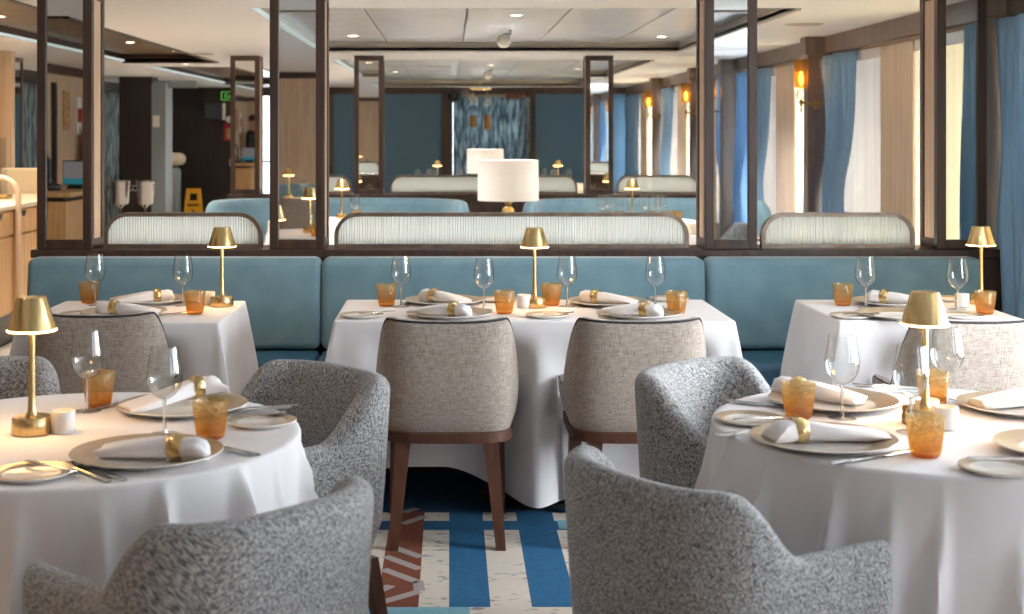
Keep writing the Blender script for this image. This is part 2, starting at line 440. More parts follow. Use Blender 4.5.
tag(ob('patterned_carpet', cg, [M[c] for c in CM], smooth=None), 'blue, cream and rust striped carpet under the dining tables', 'carpet')

# walls
def wall(name, x0, x1, y0, y1, z0, z1, m): return struct(ob(name, G().box(x0, x1, y0, y1, z0, z1), M[m], smooth=None))
wall('wall_back', -4.2, 3.2, YB - .1, YB, 0, CZ, 'lightwood')
wall('wall_left', -4.05, XL, YB, 6.9, 0, CZ, 'lightwood')
g = G(); g.box(-4.65, -4.55, 6.9, YF, 0, CZ); g.box(-4.65, XL, 6.85, 6.95, 0, CZ)
struct(ob('wall_far_left', g, M['blackwood'], smooth=None))
# wall behind the oak counter, brightened by an added fill lamp
wall('wall_counter', -4.3, -3.62, 11.55, 11.65, 0, CZ, 'lightwood')
g = G().box(XL, 3.0, YB, YB + .03, 2.06, CZ); g.box(XL, XL + .03, YB, 6.85, 2.04, CZ)
struct(ob('trim_cornice', g, M['darkwood'], smooth=None))
# far wall: navy cloth panels framed by dark wood, dark panelling to the left
g = G().box(-5.0, -3.12, YF, YF + .1, 0, CZ); g.box(-3.12, -2.98, YF, YF + .1, 0, CZ); g.box(-2.98, -2.55, YF, YF + .1, 0, .5); g.box(-2.98, -2.55, YF, YF + .1, 2.0, CZ); g.box(-2.55, -1.75, YF, YF + .1, 0, CZ)
struct(ob('wall_far_dark', g, M['blackwood'], smooth=None))
g = G()
for a, b in ((-1.75, -.02), (1.2, 3.2)): g.box(a, b, YF, YF + .1, 0, CZ)
g.box(-.02, 1.2, YF, YF + .1, 0, .75); g.box(-.02, 1.2, YF, YF + .1, 2.0, CZ)
struct(ob('wall_far', g, M['navy'], smooth=None))
g = G().box(-1.8, 3.0, YF - .04, YF, 2.03, CZ)
for x in (-.12, 1.12): g.box(x, x + .16, YF - .04, YF, 0, 2.03)
g.box(-1.86, -1.75, YF - .04, YF, 0, 2.03); g.box(-1.8, 3.0, YF - .03, YF, 0, .12)
struct(ob('trim_far_wall', g, M['darkwood'], smooth=None))

def area(name, loc, rot, sx, sy, e, col=(1, 1, 1), spread=180):
    l = bpy.data.lights.new(name, 'AREA'); l.shape = 'RECTANGLE'; l.size = sx; l.size_y = sy; l.energy = e; l.color = col; l.spread = R(spread)
    o = link(name, l, None, loc); o.rotation_euler = rot; return o
def point(name, loc, e, col, rad=.03, parent=None):
    l = bpy.data.lights.new(name, 'POINT'); l.energy = e; l.color = col; l.shadow_soft_size = rad
    return link(name, l, parent, loc)
def spot(name, loc, e, col, ang=110, blend=.8, rad=.05):
    l = bpy.data.lights.new(name, 'SPOT'); l.energy = e; l.color = col; l.spot_size = R(ang); l.spot_blend = blend; l.shadow_soft_size = rad
    return link(name, l, None, loc)

# right hand wall with window bays between pilasters
PIL = [-2.55, .2, 3.45, 6.75, 9.95, 12.3, 14.7, 17.45, 21.0]
DAY = (.90, .96, 1.0)
gw = G(); gp = G(); wins = []
for i in range(len(PIL) - 1):
    y0, y1 = PIL[i], PIL[i+1]; c = (y0 + y1) / 2; hw = .30
    gw.box(XR, XR + .12, y0, y1, 0, .55); gw.box(XR, XR + .12, y0, y1, 1.99, CZ)
    gw.box(XR, XR + .12, y0, y0 + .12, .55, 1.99); gw.box(XR, XR + .12, y1 - .12, y1, .55, 1.99); gw.box(XR, XR + .12, c - hw, c + hw, .55, 1.99)
    gp.box(XR - .02, XR, c - hw, c + hw, .55, 1.985)
    wins += [(y0 + .12, c - hw, i, 0), (c + hw, y1 - .12, i, 1)]
struct(ob('wall_right', gw, M['lightwood'], smooth=None))
struct(ob('trim_window_piers', gp, M['pierwood'], smooth=None))
struct(ob('trim_right_cornice', G().box(XR - .05, XR + .1, YB, YF, 2.015, CZ), M['greywood'], smooth=None))
for i, y in enumerate(PIL[1:-1]):
    g = G().box(XR - .17, XR + .01, y - .12, y - .01, 0, 2.02); g.box(XR - .19, XR + .01, y - .14, y + .01, 2.0, CZ - .001)
    struct(ob('trim_pilaster_%d' % (i + 1), g, M['greywood'], smooth=None, bevel=.004))
def curtain(y0, y1, z0, z1, x, mat, label, folds, tie=None, side=1, amp=.035, plane='x'):
    """pleated curtain hanging in the plane x; tie=(height, width fraction) gathers it towards side"""
    g = G(); nz, ny = 26, folds * 8; V = []
    for k in range(nz + 1):
        z = z0 + (z1 - z0) * k / nz; w = 1.0
        if tie:
            d = (z - tie[0])
            w = 1 - (1 - tie[1]) * (math.exp(-(d / .30) ** 2) if d > 0 else math.exp(-(d / .55) ** 2))
        for j in range(ny + 1):
            u = j / ny; ph = 2 * PI * folds * u
            a = amp * (.75 + .25 * math.sin(3.1 * u * folds)) * (.6 + .4 * (1 - k / nz))
            yy = (y1 - (1 - u) * (y1 - y0) * w) if side > 0 else (y0 + u * (y1 - y0) * w)
            xx = x + a * math.cos(ph) + .01 * math.sin(9 * u + 4 * z)
            V.append((xx, yy + .012 * math.sin(ph * 1.0 + 5 * z), z) if plane == 'x' else (yy, xx, z))
    n = ny + 1
    g.add(V, [(k*n + j, k*n + j + 1, (k+1)*n + j + 1, (k+1)*n + j) for k in range(nz) for j in range(ny)])
    o = ob('curtain', g, mat, smooth=80)
    s = o.modifiers.new('Solidify', 'SOLIDIFY'); s.thickness = .004
    return tag(o, label, 'curtain', 'window curtains')
blab = {(2, 1): 'cream roller blind mirrored in the right-hand pillar', (3, 1): 'grey roller blind right of the lit wall sconce', (4, 0): 'cream roller blind behind the lit amber sconce',
        (4, 1): 'grey roller blind right of the bronze pillar mirror'}
nw = 0
for y0, y1, i, s in wins:
    nw += 1
    g = G(); fw = .035
    for a, b, c_, d in ((y0, y0 + fw, .55, 1.99), (y1 - fw, y1, .55, 1.99), (y0, y1, .55, .55 + fw), (y0, y1, 1.99 - fw, 1.99)):
        g.box(XR + .03, XR + .07, a, b, c_, d)
    w = struct(ob('window_%d' % nw, g, M['alu'], smooth=None))
    ob('window_pane', G().quad((XR + .05, y0, .55), (XR + .05, y1, .55), (XR + .05, y1, 1.99), (XR + .05, y0, 1.99)), M['pane'], w, smooth=None)
    big = 2.0 < y0 < 6.0 or False
    e = 30 if y1 < 3.4 else 135 if y1 < 5.3 else 26 if y1 < 6.8 else 130 if y1 < 8.2 else 280
    area('daylight', (XR + .40, (y0 + y1) / 2, 1.0), (0, R(104), 0), 1.6, y1 - y0 + .2, e * (y1 - y0), DAY)
    if y0 > 5.2:                                   # blinds are down from the second pier on
        key = (i, s)
        bm_ = 'greyblind' if (i >= 3 and s == 1) else 'blind'
        g = G().box(XR + .008, XR + .011, y0 + .02, y1 - (.05 if s else .02), .56, 1.93)
        t = thing('roller_blind', blab.get(key, '%s roller blind drawn over the %s window of the %s bay' % (
            'grey' if bm_ == 'greyblind' else 'cream', 'farther' if s else 'nearer', ['', '', 'front', 'second', 'third', 'fourth', 'fifth', 'last'][i])), 'blind', (0, 0, 0), 0, 'roller blinds')
        ob('blind_sheet', g, M[bm_], t, smooth=None)
        ob('blind_cassette', G().box(XR - .012, XR + .03, y0 + .01, y1 - .01, 1.925, 1.99), M['ceiling'], t, smooth=None, bevel=.004)

curtain(6.05, 6.60, .05, 1.99, XR - .10, M['curtain'], 'pale blue curtain beside the right end of the banquette', 6, None, 1)
curtain(9.12, 9.82, .3, 1.99, XR - .06, M['curtain'], 'blue curtain right of the lit sconce, over a grey blind', 6, (1.0, .62), 1)
curtain(10.09, 10.4, .3, 1.99, XR - .05, M['curtain'], 'narrow blue curtain behind the lit sconce pilaster', 3, (1.0, .7), -1)
curtain(11.55, 12.16, .3, 1.99, XR - .06, M['curtain'], 'blue curtain hidden behind the bronze pillar mirror', 5, (1.0, .6), 1)
curtain(13.75, 14.55, .3, 1.99, XR - .06, M['curtain'], 'blue curtain at the second sconce beyond the mirror pillar', 6, (1.0, .7), 1)
curtain(14.85, 15.3, .3, 1.99, XR - .06, M['curtain'], 'blue curtain between the two farthest sconces', 4, (1.0, .7), -1)
curtain(16.6, 17.3, .3, 1.99, XR - .06, M['curtain'], 'pale blue curtain at the farthest sconce', 6, (1.0, .7), 1)
curtain(19.6, 20.8, .3, 1.99, XR - .06, M['curtain'], 'blue curtain in the far right corner beside the navy wall', 6, None, 1)
curtain(-.55, .05, .05, 1.99, XR - .07, M['curtain'], 'tied blue curtain mirrored in the tall bronze pillar', 6, (.9, .55), 1)
curtain(.36, .9, .05, 1.99, XR - .07, M['curtain'], 'blue curtain mirrored beside the sconce in the bronze pillar', 5, (.9, .6), -1)

# ------------------------------------------------------------------ wall sconces
def sconce(y, label):
    t = thing('wall_sconce', label, 'wall lamp', (XR - .10, y - .12, 1.655), 0, 'amber wall sconces')
    gl = lambda *a, **k: G().lathe(*a, **k)
    ob('backplate', gl([(0, 0), (.035, 0), (.035, -.015), (.02, -.022), (0, -.022)], 20, axis='y'), M['oldbrass'], t)
    g = G().tube([(0, -.02, 0), (0, -.06, 0), (-.04, -.09, -.005), (-.10, -.10, 0), (-.14, -.10, .02)], .008, 8)
    g.lathe([(0, -.06), (.008, -.05), (.004, -.02), (.014, 0), (.014, .02), (.006, .03), (0, .03)], 12, (-.14, -.10, 0))
    ob('arm', g, M['oldbrass'], t)
    ob('glass_orb', gl([(.002, .028)] + [(.036 * math.sin(PI * k / 12), .064 - .036 * math.cos(PI * k / 12)) for k in range(1, 12)] + [(.002, .10)], 20, (-.14, -.10, 0)), M['orb'], t)
    sh = ob('shade', G().lathe([(.004, 0), (.03, .004), (.046, .02), (.05, .05), (.05, .205), (.047, .205), (.047, .05), (.03, .012)], 28), M['ambershade'], t, loc=(-.14, -.10, .105))
    ob('bulb', gl([(.001, .13), (.008, .135), (.015, .155), (.015, .18), (.008, .215), (.001, .225)], 14, (-.14, -.10, 0)), M['bulbsmall'], t)
    point('sconce_light', (XR - .24, y - .22, 1.84), 1.8, (1, .62, .25), .02)
    return t
sconce(9.95, 'amber glass wall sconce right of the bronze pillar mirror, largest of the sconces')
sconce(14.7, 'lit amber sconce left of the bronze pillar, nearer of the two far sconces')
sconce(17.45, 'smallest lit amber sconce, nearest the navy wall')
sconce(.2, 'amber wall sconce seen in the bronze pillar mirror')
sconce(12.3, 'amber wall sconce hidden behind the bronze pillar')
sconce(3.45, 'amber wall sconce on the window pier beside the front tables')

# ------------------------------------------------------------------ partitions with mirror pillars and fluted screens
PX = [(-1.928, -1.672), (-.842, -.585), (1.191, 1.434), (2.274, 2.504)]
def pillar(x0, x1, y, d, label, topz=CZ, z0=.912):
    t = thing('mirror_pillar', label, 'pillar', ((x0 + x1) / 2, y, z0), 0, 'mirror pillars')
    w = (x1 - x0) / 2; h = topz - z0; b = .042
    g = G()
    for sx in (-1, 1):
        g.box(min(sx*w, sx*(w-b)), max(sx*w, sx*(w-b)), -.018, .03, 0, h)
        g.box(min(sx*w, sx*(w-b)), max(sx*w, sx*(w-b)), d - .03, d + .018, 0, h)
    for zz in ((0, .045), (h - .045, h)):
        g.box(-w + b, w - b, -.018, .03, *zz); g.box(-w + b, w - b, d - .03, d + .018, *zz)
        for sx in (-1, 1): g.box(min(sx*w, sx*(w-b)), max(sx*w, sx*(w-b)), .03, d - .03, *zz)
    ob('frame', g, M['darkwood'], t, smooth=None, bevel=.003)
    ob('mirror', G().box(-w + b, w - b, -.004, .004, .045, h - .045), M['mirror'], t, smooth=None)
    ob('rear_mirror', G().box(-w + b, w - b, d - .004, d + .004, .045, h - .045), M['mirror'], t, smooth=None)
    for sx in (-1, 1):
        x = sx * (w - .008); ob('side_panel', G().box(min(x, x - sx*.008), max(x, x - sx*.008), .03, d - .03, .045, h - .045), M['lightwood'], t, smooth=None)
    return t
def screen(x0, x1, y, label, z0=.912, h=.168):
    t = thing('fluted_screen', label, 'screen', ((x0 + x1) / 2, y, z0), 0, 'fluted glass screens')
    w = (x1 - x0) / 2; r = .11; b = .018
    def outline(o):
        pts = [(-w + o, 0)]
        for k in range(9):
            a = PI - PI/2 * k / 8; pts.append((-w + r + (r - o) * math.cos(a), h - r + (r - o) * math.sin(a)))
        for k in range(9):
            a = PI/2 - PI/2 * k / 8; pts.append((w - r + (r - o) * math.cos(a), h - r + (r - o) * math.sin(a)))
        pts.append((w - o, 0)); return pts
    po, pi_ = outline(0), outline(b)
    g = G(); n = len(po)
    V = [(p[0], -.02, p[1]) for p in po] + [(p[0], -.02, p[1]) for p in pi_] + [(p[0], .02, p[1]) for p in po] + [(p[0], .02, p[1]) for p in pi_]
    Fc = []
    for i in range(n - 1):
        Fc += [(i, i+1, n+i+1, n+i), (2*n+i, 3*n+i, 3*n+i+1, 2*n+i+1), (i, 2*n+i, 2*n+i+1, i+1), (n+i, n+i+1, 3*n+i+1, 3*n+i)]
    g.add(V, Fc); g.box(-w, w, -.024, .024, -.0, .02)
    ob('frame', g, M['bronze'], t, smooth=30)
    # corrugated glass: ribs along x, clipped to the rounded outline
    g = G(); step = .0018; nx = int((2*w - 2*b) / step); V = []; Fc = []
    for i in range(nx + 1):
        x = -w + b + i * (2*w - 2*b) / nx
        e = abs(x) - (w - r)
        top = h - b if e <= 0 else h - r + math.sqrt(max(0, (r - b) ** 2 - e * e))
        yy = .0065 * abs(math.cos(PI * x / .0125))
        V += [(x, -yy, .02), (x, -yy, max(top, .021))]
    Fc = [(2*i, 2*i+2, 2*i+3, 2*i+1) for i in range(nx)]
    g.add(V, Fc)
    ob('fluted_glass', g, M['flute'], t, smooth=60)
    return t
YP, YP2 = 6.55, 12.3
def lowwall(x0, x1, y0, y1, name):
    g = G().box(x0, x1, y0, y1, 0, .875); g.box(x0 - .01, x1 + .01, y0 - .015, y1 + .015, .875, .912)
    return struct(ob(name, g, M['darkwood'], smooth=None, bevel=.004))
lowwall(-1.94, 2.62, YP - .03, YP + .24, 'wall_low_front'); lowwall(-1.94, 2.62, YP2 - .03, YP2 + .24, 'wall_low_far')
for (a, b), l in zip(PX, ['mirror pillar at the left end of the banquette', 'dark framed mirror pillar left of the wide fluted screen',
                          'mirror pillar right of the wide fluted screen, reflecting an amber sconce', 'mirror pillar beside the pale blue curtain, reflecting a cream blind']):
    pillar(a, b, YP, .21, l)
for (a, b), l in zip(PX, ['far mirror pillar reflecting a person in black', 'far mirror pillar left of the drum lamps, reflecting an oak wall',
                          'far mirror pillar right of the drum lamps, reflecting a small sconce', 'far mirror pillar hidden behind the bronze pillar on the right']):
    pillar(a, b, YP2, .21, l)
t = thing('oak_pillar', 'oak faced pillar with a mirror side above the oak counter, at the left edge', 'pillar', (-4.1, YP2, 0))
ob('body', G().box(-.2, .205, 0, .42, 0, CZ), M['oak'], t, smooth=None)
g = G().box(.205, .22, -.01, .03, 1.03, CZ).box(.205, .22, .39, .43, 1.03, CZ).box(.205, .22, .03, .39, 1.03, 1.07).box(.205, .22, .03, .39, CZ - .04, CZ)
ob('frame', g, M['darkwood'], t, smooth=None); ob('mirror', G().box(.205, .212, .03, .39, 1.07, CZ - .04), M['mirror'], t, smooth=None)
screen(-1.63, -.885, YP + .06, 'small fluted screen above the banquette at left, near the yellow sign')
screen(-.545, 1.125, YP + .06, 'wide fluted glass screen behind the centre of the banquette')
screen(1.468, 2.19, YP + .06, 'fluted screen above the right part of the banquette, under the blue curtain')
screen(-1.55, -.87, YP2 + .06, 'far fluted screen left of the slim far mirror pillar')
screen(-.53, 1.125, YP2 + .06, 'wide far fluted screen behind the drum shade lamp')
screen(1.47, 2.2, YP2 + .06, 'far fluted screen behind the row of wine glasses')

# ------------------------------------------------------------------ banquettes
def rbox(x0, x1, y0, y1, z0, z1, r=.03, n=5):
    """cushion block with rounded edges"""
    g = G(); cx, cy, cz = (x0+x1)/2, (y0+y1)/2, (z0+z1)/2; hx, hy, hz = (x1-x0)/2, (y1-y0)/2, (z1-z0)/2
    r = min(r, hx, hy, hz); rs = []
    for i in range(2 * n + 2):
        if i <= n: a = -PI/2 + PI/2 * i / n; zc = -hz + r
        else: a = PI/2 * (i - n - 1) / n; zc = hz - r
        ro = r * math.cos(a); z = zc + r * math.sin(a); ring = []
        for q, (sx, sy) in enumerate(((1, 1), (-1, 1), (-1, -1), (1, -1))):
            for k in range(n + 1):
                t = PI/2 * q + PI/2 * k / n
                ring.append((cx + sx * (hx - r) + ro * math.cos(t), cy + sy * (hy - r) + ro * math.sin(t), cz + z))
        rs.append(ring)
    return g.rings(rs)
t = thing('banquette', 'long teal banquette running along the mirror partition behind the tables', 'banquette', (0, 0, 0))
SE = [-1.93, -.587, 1.165, 2.43]
for i in range(3):
    a, b = SE[i] + .002, SE[i+1] - .002
    g = rbox(a, b, 6.37, 6.51, .475, .885, .035)
    for k in range(len(g.V)):                      # the back leans and bellies a little
        x, y, z = g.V[k]; g.V[k] = (x, y - .05 * (1 - (z - .475) / .41) if y < 6.44 else y, z)
    ob('back_cushion', g, M['teal'], t, smooth=60)
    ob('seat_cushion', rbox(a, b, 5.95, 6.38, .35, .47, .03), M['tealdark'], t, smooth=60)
ob('plinth', G().box(-1.9, 2.4, 6.0, 6.5, 0, .35), M['blackwood'], t, smooth=None)

def booth(xc, yc, rx, ry, a0, a1, label, group=None, z0=.45, z1=.89):
    """curved booth back: arc of an ellipse with a rolled top, plus its seat"""
    t = thing('curved_booth', label, 'banquette', (xc, yc, 0), 0, group)
    n = 40; rs = []; ss = []
    prof = [(.0, .12), (.0, z1 - .06), (.012, z1 - .02), (.04, z1), (.075, z1), (.10, z1 - .02), (.11, z1 - .06), (.13, .46), (.13, .12)]
    sp = [(.13, .12), (.13, .46), (.52, .47), (.55, .45), (.55, .12)]
    for i in range(n + 1):
        a = a0 + (a1 - a0) * i / n
        c, s = math.cos(a), math.sin(a)
        sg = lambda v: math.copysign(abs(v) ** .62, v)
        e = 1 - .12 * (max(0, 1 - min(i, n - i) / 2.0)) ** 2
        rs.append([((rx - o) * sg(c), (ry - o) * sg(s), z * (e if z > .5 else 1)) for o, z in prof])
        ss.append([((rx - o) * sg(c), (ry - o) * sg(s), z) for o, z in sp])
    ob('back', G().rings(rs), M['teal'], t, smooth=60)
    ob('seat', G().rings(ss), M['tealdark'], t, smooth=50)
    return t
booth(-.93, 11.25, 1.10, .96, R(5), R(175), 'curved blue booth in the area behind the partition, left of the drum lamp')
booth(1.62, 11.25, 1.03, .90, R(5), R(175), 'curved blue booth behind the partition, right of the drum lamp')
t = thing('banquette', 'blue banquette along the oak wall, seen in the left pillar mirrors', 'banquette', (0, 0, 0))
ob('back_cushion', rbox(-3.4, 1.5, YB + .02, YB + .16, .46, .88, .04), M['teal'], t, smooth=60)
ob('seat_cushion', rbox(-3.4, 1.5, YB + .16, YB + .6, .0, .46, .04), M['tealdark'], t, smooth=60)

# ------------------------------------------------------------------ chairs
def upath(w, yf, yc, yb, p=.7, step=.012):
    """U shaped plan line, evenly sampled, with a few close points at both ends"""
    dense = [(-w, yf + (yc - yf) * k / 60) for k in range(60)]
    for k in range(401):
        a = PI + PI * k / 400
        c, s = math.cos(a), math.sin(a)
        dense.append((w * math.copysign(abs(c) ** p, c), yc - (yb + yc) * abs(s) ** p))
    dense += [(w, yc + (yf - yc) * (k + 1) / 60) for k in range(60)]
    cum = [0.0]
    for a, b in zip(dense, dense[1:]): cum.append(cum[-1] + math.hypot(b[0]-a[0], b[1]-a[1]))
    L = cum[-1]; ends = [0, .003, .007, .013, .021, .03]
    m = int((L - .06) / step)
    ss = ends + [.03 + (L - .06) * k / m for k in range(1, m)] + [L - e for e in ends[::-1]]
    out = []; q = 0
    for s_ in ss:
        while q < len(cum) - 2 and cum[q+1] < s_: q += 1
        f = (s_ - cum[q]) / max(1e-9, cum[q+1] - cum[q]); f = max(0, min(1, f))
        out.append((dense[q][0] + (dense[q+1][0] - dense[q][0]) * f, dense[q][1] + (dense[q+1][1] - dense[q][1]) * f))
    for _ in range(6):
        out = out[:7] + [((out[k-1][0] + 2*out[k][0] + out[k+1][0]) / 4, (out[k-1][1] + 2*out[k][1] + out[k+1][1]) / 4) for k in range(7, len(out) - 7)] + out[-7:]
    return out
def shell(w, yf, yc, yb, z0, zA, zB, ya, yb2, t, lean, bottom_in, p=.7, back=0.0, tip=3, crown=0.0):
    """upholstered tub back: a padded wall swept round a U, low at the arms and high at the back"""
    pts = [Vector((x, y, 0)) for x, y in upath(w, yf, yc, yb, p)]; m = len(pts); rs = []; edge = []
    for i, q in enumerate(pts):
        a, b = pts[max(0, i - 1)], pts[min(m - 1, i + 1)]
        tg = (b - a).normalized(); nr = Vector((tg.y, -tg.x, 0))
        if nr.dot(Vector((q.x, q.y - .1, 0))) < 0: nr = -nr
        s = sst(ya, yb2, q.y)                         # 0 at the front, 1 at the back
        zt = zA + (zB - zA) * s + crown * s * (1 - (q.x / w) ** 2)
        endk = min(i, m - 1 - i); f = 1.0 if endk >= 5 else (.5, .68, .80, .90, .97)[endk]
        ring = []
        prof = []
        h = t / 2 * f; rr = h
        for k in range(5): prof.append((h, z0 + (zt - rr - z0) * k / 4))
        for k in range(1, 8):
            an = PI * k / 8; prof.append((h * math.cos(an), zt - rr + rr * math.sin(an)))
        for k in range(5): prof.append((-h, zt - rr - (zt - rr - z0) * k / 4))
        for o, z in prof:
            v = (z - z0) / (zB - z0)
            off = o - t / 2 + lean * s * max(0, v) - bottom_in * (1 - min(1, max(0, (z - z0) / .16))) ** 2
            pos = q + nr * off
            if tip and endk < tip: pass
            ring.append((pos.x, pos.y - back * s * max(0, v), z))
        rs.append(ring)
        pos = q + nr * (-.006 + lean * s * (zt - z0) / (zB - z0)); edge.append((pos.x, pos.y - back * s * (zt - z0) / (zB - z0), zt - .004))
    return G().rings(rs), edge
def taper_leg(x0, y0, z0, x1, y1, a, b, rot=0.0):
    g = G()
    def sq(x, y, r, z): return [(x - r, y - r, z), (x + r, y - r, z), (x + r, y + r, z), (x - r, y + r, z)]
    return g.hexa(sq(x1, y1, b, 0), sq(x0, y0, a, z0))
def cushion(w, yf, yb, z0, z1, p=.62):
    rs = []; n = 36
    for k, (f, z) in enumerate([(.90, z0), (.97, z0 + .012), (1, z0 + .035), (1, z1 - .045), (.985, z1 - .022), (.94, z1 - .007), (.8, z1), (.4, z1 + .004), (.05, z1 + .005)]):
        ring = []
        for j in range(n):
            a = 2 * PI * j / n; c, s = math.cos(a), math.sin(a)
            ring.append((w * f * math.copysign(abs(c) ** p, c), (yf + yb) / 2 + (yf - yb) / 2 * f * math.copysign(abs(s) ** p, s), z))
        rs.append(ring)
    return G().rings(rs)
AS, _ = shell(.262, .25, -.02, .25, .27, .635, .785, .03, -.17, .075, .03, .04, p=.72)
KIND['armchair'] = [('back_shell', AS.mesh('back_shell', M['boucle'], 60), None),
                    ('seat', cushion(.205, .26, -.175, .27, .46).mesh('seat', M['boucle'], 60), None)]
for sx in (-1, 1):
    for yy, sp in ((.17, .03), (-.17, -.05)):
        KIND['armchair'].append(('leg', taper_leg(sx*.18, yy, .29, sx*.215, yy + sp, .022, .013).mesh('leg', M['walnut']), None))
SS, ED = shell(.262, .19, .0, .225, .385, .535, .806, -.03, -.178, .05, -.022, .035, p=.5, back=.05, crown=-.014)
KIND['dining_chair'] = [('back_shell', SS.mesh('back_shell', M['linen'], 60), None),
                        ('seat', cushion(.215, .235, -.17, .385, .485, .55).mesh('seat', M['linen'], 60), None),
                        ('piping', G().tube(ED[5:-5], .0036, 8).mesh('piping', M['piping'], 60), None)]
rail = [(x * .955, y * .955, 0) for x, y in upath(.25, .20, .0, .235, .5)]
rin = [(x * .86, y * .86 if y < 0 else y * .9, 0) for x, y, _ in rail]
g = G(); n = len(rail)
poly = [(x, y) for x, y, _ in rail]
V = [(x, y, .36) for x, y in poly] + [(x, y, .395) for x, y in poly]
g.add(V, [tuple(range(n - 1, -1, -1)), tuple(range(n, 2*n))] + [(i, (i+1) % n, n + (i+1) % n, n + i) for i in range(n)])
KIND['dining_chair'].append(('seat_rail', g.mesh('seat_rail', M['walnut'], 40), None))
for sx in (-1, 1):
    KIND['dining_chair'].append(('leg', taper_leg(sx*.19, .17, .365, sx*.205, .21, .025, .016).mesh('leg', M['walnut']), None))
    KIND['dining_chair'].append(('leg', taper_leg(sx*.155, -.175, .365, sx*.187, -.265, .027, .017).mesh('leg', M['walnut']), None))
GA, GD = 'grey armchairs round the two front tables', 'beige dining chairs at the banquette tables'
def face(x, y, tx, ty): return math.atan2(-(tx - x), ty - y)
def arm(x, y, rz, label): return place('armchair', (x, y, .005), rz, label, 'chair', GA)
def dine(x, y, rz, label, g=GD): return place('dining_chair', (x, y, .005), rz, label, 'chair', g)
T1, T2 = (-.88, 3.29), (1.168, 3.385)
arm(-.457, 2.67, R(48), 'grey herringbone armchair in front of the left round table, seen from behind')
arm(.542, 2.885, R(-60), 'grey herringbone armchair in front of the right round table, back to the viewer')
arm(-.475, 3.85, face(0, 0, -.72, -.69), 'grey armchair behind the left round table, its curved inner back showing')
arm(.825, 3.91, face(0, 0, .74, -.67), 'grey armchair behind the right round table, next to the beige chairs')
arm(-1.35, 3.93, face(-1.235, 3.945, *T1), 'grey armchair at the left edge, only its rounded top corner showing')
arm(2.02, 2.95, R(80), 'grey armchair on the window side of the right round table, mirrored in a pillar')
dine(-.01, 5.14, 0, 'beige linen chair with dark piping, left of the two at the centre table')
dine(.668, 5.14, 0, 'beige linen chair with dark piping, right of the two at the centre table')
dine(-1.29, 5.30, 0, 'beige linen chair at the left banquette table, behind a lit brass lamp')
dine(1.86, 5.14, 0, 'beige linen chair at the right banquette table, behind a brass lamp shade')

# ------------------------------------------------------------------ tables and cloths
def table(kind, x, y, w, d, label):
    t = thing('round_table' if kind == 'r' else 'dining_table', label, 'table', (x, y, .005), 0)
    if kind == 'r': tp = G().lathe([(0, .715), (w, .715), (w + .004, .73), (w, .742), (0, .742)], 48)
    else: tp = rbox(-w, w, -d, d, .715, .742, .012)
    ob('tabletop', tp, M['darkwood'], t)
    ob('pedestal', G().lathe([(0, 0), (.2, 0), (.2, .015), (.06, .03), (.04, .06), (.04, .715)], 28), M['black'], t)
    return t
def roundcloth(x, y, r, label, hem=.12, nf=11, seed=1, cat='tablecloth', push=()):
    rnd = random.Random(seed); g = G(); n = 400
    ph = [rnd.uniform(0, 2*PI) for _ in range(6)]
    folds = []; aa = 0
    while aa < 2*PI - .1:
        folds.append((aa, rnd.uniform(.07, .14), rnd.uniform(.03, .066), rnd.uniform(-.15, .12), rnd.uniform(-.14, .14))); aa += rnd.uniform(.16, .36)
    def fold(a, t):
        v = .012 * math.sin(5 * a + ph[3]) * t
        for fa, fw, fm, t0, dr in folds:
            da = (a - fa - dr * t + PI) % (2*PI) - PI
            u = abs(da) / (fw * (.55 + .7 * t))
            if u < 1: v += fm * (1 - u) ** 1.3 * (1 + .4 * (1 - u)) * sst(t0, t0 + .5, t)
        for pa, pw, pd in push:
            da = (a - pa + PI) % (2*PI) - PI
            v -= pd * math.exp(-(da / pw) ** 2) * sst(.05, .3, t)
        return v
    rs = []
    for f in (.02, .5, .9, .97): rs.append([(r*f*math.cos(2*PI*j/n), r*f*math.sin(2*PI*j/n), .75) for j in range(n)])
    for rr, z in ((r - .004, .7498), (r + .001, .747), (r + .003, .741)):
        rs.append([(rr*math.cos(2*PI*j/n), rr*math.sin(2*PI*j/n), z) for j in range(n)])
    K = 16
    for k in range(1, K + 1):
        t = k / K; ring = []
        for j in range(n):
            a = 2*PI*j/n
            rr = r + .004 + .012 * t + fold(a + .05 * t, t) + .0015 * math.sin(40 * a) * t
            h = hem + .02 * math.sin(3*a + ph[4])
            ring.append((rr*math.cos(a), rr*math.sin(a), .741 - (.741 - h) * t))
        rs.append(ring)
    g.rings(rs, True, True, False)
    return tag(ob('tablecloth', g, M['cloth'], None, (x, y, .002), smooth=70), label, cat, 'white tablecloths')
